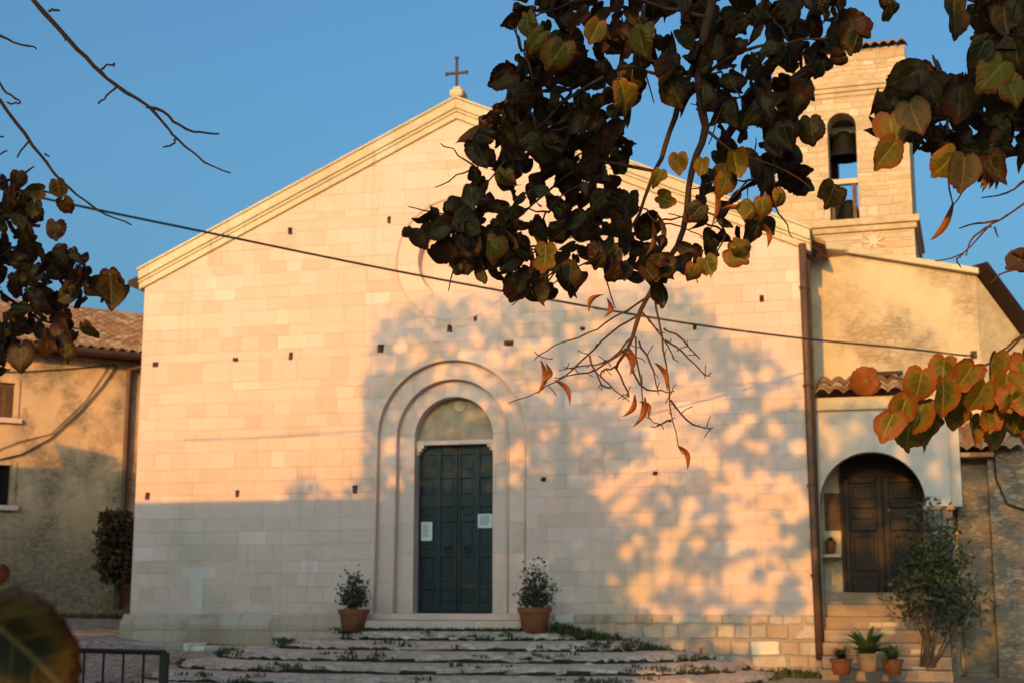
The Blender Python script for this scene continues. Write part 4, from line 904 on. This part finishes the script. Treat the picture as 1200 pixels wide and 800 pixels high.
pF = [(474, 275), (520, 232), (565, 245), (610, 295), (650, 335), (625, 358), (575, 325), (520, 308)]
for poly, sp_, dd, sz in ((pF, 16, 2.98, 38), (pF, 24, 3.1, 36), (pE, 19, 3.05, 42), (pE, 25, 3.25, 42), (pA, 17, 3.0, 44), (pA, 33, 3.15, 42), (pB, 18, 3.0, 40), (pB, 32, 3.2, 38), (pC, 23, 2.95, 36), (pC, 30, 3.1, 34)):
    for (x, y) in fillpoly(poly, sp_): fleaf(lv, x, y, sz * random.uniform(.5, 1.12), dd + random.uniform(-.16, .16))
for (x, y, s, ro) in [(750, 45, 56, 8), (697, 37, 50, -25), (733, 112, 56, 20), (655, 62, 56, -30), (618, 28, 50, 5), (630, 45, 48, -35), (588, 92, 44, -60), (553, 228, 46, 0), (590, 215, 46, 10), (545, 250, 40, -50), (515, 268, 50, -70), (562, 178, 50, 20), (610, 335, 46, -10), (628, 342, 46, 10), (600, 305, 44, -60),
                      (772, 206, 34, -20), (795, 190, 34, 5), (830, 310, 38, 25), (815, 318, 34, -10), (870, 290, 42, 60), (862, 300, 40, 50), (900, 262, 36, 40), (895, 240, 38, 10), (915, 232, 34, 0), (1003, 45, 54, -20), (975, 228, 48, -10), (952, 150, 46, 10), (915, 165, 48, 0), (925, 120, 50, 20), (945, 100, 46, 40), (880, 245, 36, -20), (720, 320, 42, 10), (700, 300, 44, -15),
                      (668, 320, 40, 0), (578, 290, 42, -10), (535, 300, 36, 15), (640, 300, 44, 0), (760, 320, 42, 30), (1045, 6, 46, 40), (780, 235, 38, 60), (850, 215, 40, 0), (862, 190, 44, 5), (822, 195, 30, -15)]:
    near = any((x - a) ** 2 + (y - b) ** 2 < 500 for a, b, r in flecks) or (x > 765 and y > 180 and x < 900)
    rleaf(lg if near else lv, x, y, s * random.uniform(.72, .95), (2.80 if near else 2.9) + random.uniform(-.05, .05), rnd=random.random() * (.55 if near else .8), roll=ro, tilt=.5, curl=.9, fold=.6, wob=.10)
lv.build('leaves', M['leaf'], bough); lg.build('sunlit_leaves', M['leaf_lit'], bough)
lv = Leaves()
for (x0, y0, x1, y1) in [(634, 422, 630, 462), (650, 445, 668, 474), (640, 426, 636, 448), (768, 425, 782, 458), (735, 405, 738, 440), (728, 410, 741, 438), (756, 465, 742, 500), (750, 470, 760, 490), (744, 462, 730, 488), (795, 522, 806, 550), (690, 365, 708, 345), (712, 350, 708, 372), (570, 275, 578, 312), (560, 270, 548, 305), (590, 268, 604, 306), (625, 275, 630, 305), (622, 290, 612, 330), (838, 215, 835, 262), (846, 245, 880, 252), (765, 260, 757, 300), (770, 250, 775, 290), (895, 262, 900, 290)]:
    lv = Leaves(); lv.bract(P(x0, y0, 2.88), P(x1, y1, 2.88), 3.3 * 2.9 / F_PX); lv.build('bract', M['bract'], bough)
# bough at the right edge: shaded mass above, lit spray below
b2 = MB(); tp2 = P(1265, 120, 2.7); L2 = curve3([(10.3, -24.7, 2.0), (9.6, -23.2, 2.4), (8.7, -22.0, 2.1), tuple(tp2)]); b2.tube(L2, taper(len(L2), .04, .005), 8)
branch(b2, [(1265, 120, 2.7), (1200, 140, 2.7), (1140, 130, 2.7), (1080, 130, 2.7), (1030, 140, 2.7)], 3.2, 1.0, .003); branch(b2, [(1265, 120, 2.7), (1210, 60, 2.65), (1160, 10, 2.65), (1110, -5, 2.65)], 2.8, 1.0, .003)
for pts in ([(1265, 120), (1240, 190), (1200, 238), (1162, 264), (1128, 298), (1096, 306)], [(1162, 264), (1140, 278), (1132, 300)], [(1170, 258), (1145, 262), (1124, 268)], [(1200, 212), (1180, 226), (1150, 232)], [(1128, 298), (1122, 304), (1126, 314)], [(1165, 266), (1170, 278)], [(1188, 160), (1160, 190), (1135, 215), (1117, 240)], [(1110, 130), (1112, 200), (1116, 250)], [(1210, 310), (1180, 318), (1160, 332)]):
    l = branch(b2, [(x, y, 2.7) for x, y in pts], 1.6, .7, .002)
for pts in ([(1290, 330), (1225, 372), (1180, 412), (1150, 430), (1110, 440), (1060, 445), (1028, 436)], [(1225, 372), (1190, 400), (1160, 420)], [(1150, 430), (1130, 450), (1110, 480)], [(1205, 400), (1190, 450), (1175, 490)]):
    branch(b2, [(x, y, 2.45) for x, y in pts], 1.9, .8, .002)
l = curve3([(10.35, -24.65, 1.4), (9.3, -23.0, 1.5), (8.3, -21.7, 1.1), tuple(P(1290, 330, 2.45))]); b2.tube(l, taper(len(l), .03, .003), 8)
bough2 = b2.build('bough', M['twig'], tr_, smooth=True)
lv = Leaves(); lg = Leaves(); pE = [(560, 130), (600, 95), (680, 110), (735, 125), (742, 180), (690, 205), (600, 195)]
pD = [(1022, 125), (1062, 85), (1100, 75), (1130, 95), (1150, 60), (1145, -20), (1230, -20), (1230, 195), (1175, 175), (1150, 205), (1115, 185), (1090, 170), (1055, 165), (1030, 170), (1016, 145)]
for sp_, dd in ((18, 2.68), (21, 2.8), (30, 2.95)):
    for (x, y) in fillpoly(pD, sp_): fleaf(lv, x, y, 46 * random.uniform(.5, 1.12), dd + random.uniform(-.1, .1))
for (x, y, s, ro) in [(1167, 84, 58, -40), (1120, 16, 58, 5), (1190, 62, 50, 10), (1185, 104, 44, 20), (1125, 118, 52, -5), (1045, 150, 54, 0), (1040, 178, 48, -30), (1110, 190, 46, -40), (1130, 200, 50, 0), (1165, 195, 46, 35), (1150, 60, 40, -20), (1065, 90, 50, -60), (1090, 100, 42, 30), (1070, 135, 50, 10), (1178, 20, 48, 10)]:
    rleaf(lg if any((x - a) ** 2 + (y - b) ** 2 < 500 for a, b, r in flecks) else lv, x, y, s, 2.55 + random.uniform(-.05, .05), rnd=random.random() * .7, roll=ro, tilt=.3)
for (x, y, s, ro) in [(1195, 305, 36, -50), (1200, 310, 40, 20)]: rleaf(lv, x, y, s, 2.6, rnd=.97, roll=ro, tilt=.6, curl=.8)
lv.build('leaves', M['leaf'], bough2); lg.build('sunlit_leaves', M['leaf_lit'], bough2)
lv = Leaves(); lv.bract(P(1118, 238, 2.7), P(1091, 282, 2.7), 4.2 * 2.7 / F_PX); lv.build('bract', M['bract'], bough2)
for (x0, y0, x1, y1) in [(1160, 180, 1152, 225), (1165, 180, 1168, 222), (1168, 175, 1176, 205), (1155, 185, 1150, 220), (1162, 190, 1160, 222)]: lv = Leaves(); lv.bract(P(x0, y0, 2.6), P(x1, y1, 2.6), 3.6 * 2.6 / F_PX); lv.build('bract', M['bract'], bough2)
lv = Leaves()
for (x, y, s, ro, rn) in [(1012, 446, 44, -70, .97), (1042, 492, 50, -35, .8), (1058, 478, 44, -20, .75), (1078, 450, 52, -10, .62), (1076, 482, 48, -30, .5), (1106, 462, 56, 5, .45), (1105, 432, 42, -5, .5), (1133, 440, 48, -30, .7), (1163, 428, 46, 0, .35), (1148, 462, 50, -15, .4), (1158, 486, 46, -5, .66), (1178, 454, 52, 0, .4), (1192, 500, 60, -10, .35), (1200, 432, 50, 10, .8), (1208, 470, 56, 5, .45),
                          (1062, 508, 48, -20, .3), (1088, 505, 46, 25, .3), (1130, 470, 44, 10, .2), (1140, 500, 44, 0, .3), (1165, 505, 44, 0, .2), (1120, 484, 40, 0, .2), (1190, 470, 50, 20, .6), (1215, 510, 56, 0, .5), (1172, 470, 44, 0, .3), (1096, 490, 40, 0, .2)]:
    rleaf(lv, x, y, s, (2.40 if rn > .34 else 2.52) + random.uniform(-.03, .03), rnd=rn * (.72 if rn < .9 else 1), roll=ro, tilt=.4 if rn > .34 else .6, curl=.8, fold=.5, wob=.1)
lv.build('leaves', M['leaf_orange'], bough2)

# ---- crown foliage: unseen leaf masses high over the square, shaped to shade the facade
lit_zone = [(700, 335), (760, 250), (800, 170), (860, 165), (900, 250), (900, 600), (580, 600), (560, 430), (640, 380)], [(980, 330), (1260, 300), (1260, 600), (980, 600)]
def crown_leaf(mb, p, s):
    # gaps cut in the crown so low sun reaches single leaves and the bare twigs
    if p.y < -22:
        q = p - TOSUN * ((-21.05 - p.y) / -TOSUN.y)
        if (q - CAM).dot(FW) > .5:
            a = proj(q)
            if any((a[0] - x) ** 2 + (a[1] - y) ** 2 < r * r * 2.2 for x, y, r in flecks): return
            if any(pin(a, z) for z in lit_zone) and random.random() < .93: return
    leaf1(mb, p, s, .4)
def back(p, t): return p + TOSUN * t
crR = MB(); limbsR = MB()
# unseen screen leaves added sunward to shade the hanging boughs
for poly, d, n in ((pF, 2.98, 260), (pA, 3.0, 1300), (pB, 3.05, 850), (pC, 3.0, 150), (pD, 2.7, 650)):
    xs_ = [p[0] for p in poly]; ys_ = [p[1] for p in poly]; k = 0
    gaps = [(random.uniform(min(xs_), max(xs_)), random.uniform(min(ys_), max(ys_)), random.uniform(8, 20)) for _ in range(9)]
    while k < n:
        x, y = random.uniform(min(xs_) - 15, max(xs_) + 15), random.uniform(min(ys_) - 30, max(ys_) - 5)
        if not pin((x, y + 10), poly) or any((x - a) ** 2 + (y - b) ** 2 < c * c for a, b, c in gaps): continue
        k += 1; crown_leaf(crR, back(P(x, y, d), random.uniform(3.6, 7.0)), .085)
# unseen foliage added over and behind the viewer to dim the hanging leaves
for _ in range(420):
    c = Vector((random.uniform(5.0, 12.0), random.uniform(-31, -24.6), 0)); c.z = 3.2 + .08 * (-24 - c.y) + abs(random.gauss(0, 1.5))
    for _k in range(16): crown_leaf(crR, c + Vector((random.gauss(0, .32), random.gauss(0, .32), random.gauss(0, .32))), .12)
# shade mask on the facade and wing, traced by eye: (polygon, leaves per 100 px^2)
dark = [([(432, 400), (450, 372), (500, 350), (560, 345), (640, 352), (700, 350), (760, 330), (815, 345), (835, 375), (850, 410), (842, 440), (800, 450), (760, 460), (700, 455), (640, 470), (600, 440), (520, 430), (440, 440)], 5.0),
        ([(425, 440), (470, 430), (560, 440), (640, 470), (700, 470), (760, 490), (770, 530), (735, 545), (690, 560), (700, 600), (640, 640), (560, 640), (480, 610), (425, 560)], 8.0),
        ([(480, 600), (560, 600), (640, 620), (720, 610), (780, 560), (840, 545), (880, 580), (880, 640), (850, 680), (760, 660), (720, 720), (640, 780), (480, 760)], 7.0),
        ([(770, 480), (840, 490), (850, 515), (800, 525), (770, 520)], 2.0), ([(890, 600), (930, 595), (925, 630), (895, 630)], 2.5), ([(690, 690), (800, 680), (880, 700), (890, 760), (850, 800), (700, 800)], 5),
        ([(965, 480), (1000, 470), (1112, 470), (1120, 560), (1085, 600), (1040, 540), (980, 520), (960, 560)], 4), ([(1080, 560), (1200, 480), (1200, 800), (1120, 800), (1090, 700)], 5), ([(960, 640), (1085, 600), (1085, 690), (960, 700)], 4), ([(958, 745), (1060, 730), (1080, 800), (958, 810)], 2.5), ([(1030, 330), (1090, 350), (1100, 420), (1040, 420)], .9)]
light = [(515, 440, 12), (590, 470, 14), (605, 530, 18), (640, 505, 12), (655, 500, 10), (560, 470, 10), (690, 515, 12), (745, 560, 22), (770, 545, 14), (705, 575, 13), (735, 590, 13), (755, 605, 16), (805, 595, 13), (830, 610, 10), (780, 645, 18), (750, 690, 22), (720, 680, 12), (800, 470, 20), (845, 470, 16), (490, 415, 14), (470, 405, 10), (560, 395, 12), (640, 400, 12),
         (690, 420, 12), (735, 480, 14), (720, 440, 10), (580, 420, 12), (545, 415, 10), (650, 440, 10), (760, 380, 12), (700, 385, 10), (770, 720, 14), (850, 745, 20), (770, 760, 16), (1095, 555, 14), (1000, 500, 12), (970, 505, 14), (1045, 610, 14), (1010, 580, 16), (1150, 600, 20), (1170, 620, 14), (1165, 680, 12), (1020, 620, 12), (600, 560, 10), (460, 560, 12), (455, 520, 12)]
for (x0, y0, x1, y1, n, r0, r1) in ((725, 430, 900, 720, 55, 5, 12), (850, 430, 955, 730, 60, 7, 17), (440, 350, 850, 450, 26, 5, 10), (430, 440, 690, 560, 9, 4, 8), (480, 560, 700, 700, 5, 4, 8), (960, 480, 1110, 790, 42, 5, 12), (1120, 540, 1200, 790, 22, 6, 13), (700, 720, 950, 800, 16, 5, 12)):
    for _ in range(n): light.append((random.uniform(x0, x1), random.uniform(y0, y1), random.uniform(r0, r1) * 1.2))
dark.append(([(835, 400), (900, 420), (950, 470), (952, 720), (880, 720), (870, 560), (840, 520)], 5))
dark.append(([(332, 592), (342, 568), (352, 560), (360, 556), (370, 566), (380, 584), (410, 572), (428, 560), (450, 560), (450, 600)], 7))
dark.append(([(455, 560), (700, 560), (725, 640), (690, 730), (640, 750), (455, 750)], 6))
dark.append(([(955, 520), (1095, 520), (1095, 705), (955, 705)], 4.5))
crL = MB()
nL = nR = 0
for poly, den in dark:
    xs_ = [p[0] for p in poly]; ys_ = [p[1] for p in poly]; area = abs(sum(poly[i - 1][0] * poly[i][1] - poly[i][0] * poly[i - 1][1] for i in range(len(poly)))) / 2
    n = int(area / 100 * den * 2.3); k = 0; tries = 0
    while k < n and tries < 60000:
        tries += 1; x, y = random.uniform(min(xs_), max(xs_)), random.uniform(min(ys_), max(ys_)) 
        if not pin((x + random.gauss(0, 7), y + random.gauss(0, 7)), poly): continue
        if any((x - a) ** 2 + (y - b) ** 2 < c * c * .6 for a, b, c in light): continue
        p = Fy(x, y, 0 if x < 957 else YP); k += 1
        right = x > 955
        q = back(p, random.uniform(21.5, 25) if right else (random.uniform(18.3, 20.5) if p.z > .5 else random.uniform(20.5, 23)))
        crown_leaf(crR if right else crL, q, .12 * random.uniform(.7, 1.25))
for i in range(9):
    a = i * .7; c = Vector((8.2 + 2.4 * cos(a), -25.8 + 2.0 * sin(a), 6.0 + .35 * (i % 4))); l = curve3([(10.1, -24.9, 3.6 + .3 * i), ((10.1 + c.x) / 2, (-24.9 + c.y) / 2, c.z - .4), tuple(c)]); limbsR.tube(l, [.05 - .0042 * j for j in range(len(l))], 7)
limbsR.build('limb', M['bark'], tr_); crR.build('crown', M['crown'], tr_)

# ---- left-hand linden: trunk out of frame to the left, low leafy spray and bare twigs in view
tl = thing('linden_tree', 'linden with a leafy spray and bare dark twigs reaching in from the left', 'tree', (.4, -21.0, -1.4), 'lindens on the square')
t_ = curve3([(.4, -21.0, -1.6), (.42, -21.05, .5), (.45, -21.0, 2.5), (.5, -20.9, 4.8), (.45, -20.8, 7.2), (.4, -20.8, 9.6)]); MB().tube(t_, [.36 - .0125 * i for i in range(len(t_))], 12).build('trunk', M['bark'], tl, smooth=True)
lm = MB()
for i in range(12):
    a = i * 2.4; c = Vector((.5 + (1.4 + .16 * i) * cos(a) + .4, -20.8 + 1.6 * sin(a), 5.2 + .34 * i)); l = curve3([(.45, -20.9, 3.4 + .42 * i), ((.45 + c.x) / 2, (-20.9 + c.y) / 2, c.z - .2), tuple(c)]); lm.tube(l, [.05 - .0042 * j for j in range(len(l))], 7)
lm.build('limb', M['bark'], tl)
b3 = MB(); e3 = P(-40, 300, 5.0); l = curve3([(.45, -21.0, 2.9), (1.8, -20.6, 2.8), (3.0, -20.1, 2.1), tuple(e3)]); b3.tube(l, taper(len(l), .05, .0065), 8)
for pts in ([(-40, 300), (20, 290), (70, 310), (130, 345)], [(-40, 300), (10, 240), (50, 225), (80, 232)], [(-40, 300), (10, 350), (60, 380), (100, 385)], [(-30, 300), (0, 380), (10, 420)], [(0, 215), (20, 205), (40, 195)], [(0, 260), (25, 250), (40, 262)]): branch(b3, [(x, y, 5.0) for x, y in pts], 2.2, .8, .006)
bough3 = b3.build('bough', M['bare'], tl, smooth=True)
lv = Leaves(); pL = [(-60, 215), (0, 212), (25, 225), (50, 255), (45, 285), (85, 295), (130, 325), (140, 345), (100, 350), (75, 365), (88, 395), (60, 405), (35, 388), (15, 415), (0, 440), (-60, 440)]
for sp_, dd in ((15, 5.0), (21, 5.2)):
    for (x, y) in fillpoly(pL, sp_): fleaf(lv, x, y, 29 * random.uniform(.65, 1.15), dd + random.uniform(-.2, .2))
for (x, y, s, ro) in [(68, 220, 26, 10), (77, 240, 26, 20), (22, 210, 26, 0), (42, 225, 26, -80), (40, 243, 24, 0), (65, 268, 30, 0), (30, 275, 34, 10), (72, 302, 28, 20), (130, 340, 44, 0), (130, 328, 34, 10), (102, 388, 30, 30), (70, 390, 38, 20), (78, 410, 34, 0), (25, 415, 40, 10), (42, 355, 34, 10), (80, 345, 28, -60), (10, 235, 30, 0), (55, 405, 34, -20)]: rleaf(lv, x, y, s, 4.9, roll=ro, tilt=.3)
lv.build('leaves', M['leaf'], bough3)
b4 = MB(); e4 = P(-30, -60, 3.1); l = curve3([(.45, -21.0, 3.3), (2.6, -21.0, 3.2), (4.4, -21.1, 2.4), tuple(P(-60, -130, 3.1)), tuple(P(15, -30, 3.1))]); b4.tube(l, taper(len(l), .045, .006), 8)
for pts, r0, r1 in (([(15, -30), (40, 0), (80, 46), (110, 78), (135, 100), (172, 124), (195, 148), (208, 163), (240, 190), (270, 203)], 3.3, .8), ([(172, 124), (190, 131), (210, 147), (235, 156), (257, 157)], 2.0, 1.0),
                    ([(-60, 40), (-20, 92), (0, 118), (30, 158), (55, 192), (72, 213), (100, 236), (125, 252), (154, 264)], 2.6, .8), ([(-20, 30), (0, 42), (25, 52), (44, 58)], 2.0, .9), ([(-10, 85), (0, 98), (12, 112), (24, 120), (16, 122), (8, 120)], 1.4, 1.0),
                    ([(57, 13), (63, 11), (70, 12)], 1.6, 1.2), ([(76, 42), (76, 48)], 1.6, 1.0), ([(119, 81), (126, 76), (133, 77), (134, 74)], 1.4, 1.0), ([(136, 101), (126, 113), (115, 122)], 1.4, 1.0), ([(206, 163), (202, 169), (191, 173)], 1.3, .9), ([(34, 165), (27, 173), (20, 185)], 1.3, .9), ([(53, 180), (58, 184)], 1.2, .8), ([(-10, 165), (0, 160), (4, 160)], 1.2, .8), ([(-10, 188), (0, 180), (9, 177)], 1.2, .8)):
    branch(b4, [(x, y, 3.1) for x, y in pts], r0, r1, .0022)
b4.tube([P(-60, -130, 3.1), P(-90, -40, 3.1), P(-60, 40, 3.1)], [.016, .011, .007], 6)
b4.build('bough', M['bare'], tl, smooth=True)
for k in range(700):  # unseen screen leaves added sunward to shade the left spray
    x, y = random.uniform(-40, 145), random.uniform(185, 410)
    if pin((x, y + 12), pL) or random.random() < .1: crown_leaf(crL, back(P(x, y, 5.0), random.uniform(3.2, 6)), .10)
crL.build('crown', M['crown'], tl)

# ---- young shoot close to the lens at the lower left
sh = thing('linden_shoot', 'large out-of-focus green and orange leaf close to the lens at lower left', 'sapling', (6.55, -23.15, -1.4))
q0 = P(-25, 715, .78); MB().tube(curve3([(6.5, -23.2, -1.5), (6.52, -23.25, -.8), (6.58, -23.3, -.2), tuple(P(-60, 740, .8)), tuple(q0)]), .004, 6).build('stem', M['stalk'], sh)
lv = Leaves(); d_ = .76
dv = (RT * .72 - UP * .62 + FW * .1); lv.leaf(q0, dv, -FW + UP * .35, 165 * d_ / F_PX, .35, .25, .3)
lv.build('leaf', M['leaf'], sh)
for (a, r_, u_) in ((.55, .03, .03), (.7, -.015, .025), (.85, .04, -.005)):  # unseen extra leaves added sunward to shade the near leaf
    lv = Leaves(); c = P(22, 752, d_) + TOSUN * a + RT * r_ + UP * u_; lv.leaf(c + UP * .035, -UP, -FW, .075, .4, .3, .3); lv.build('leaf', M['leaf'], sh)
lv = Leaves(); rleaf(lv, -2, 672, 34, 1.6, rnd=.95, roll=0, tilt=.5); lv.build('leaf', M['leaf'], sh)
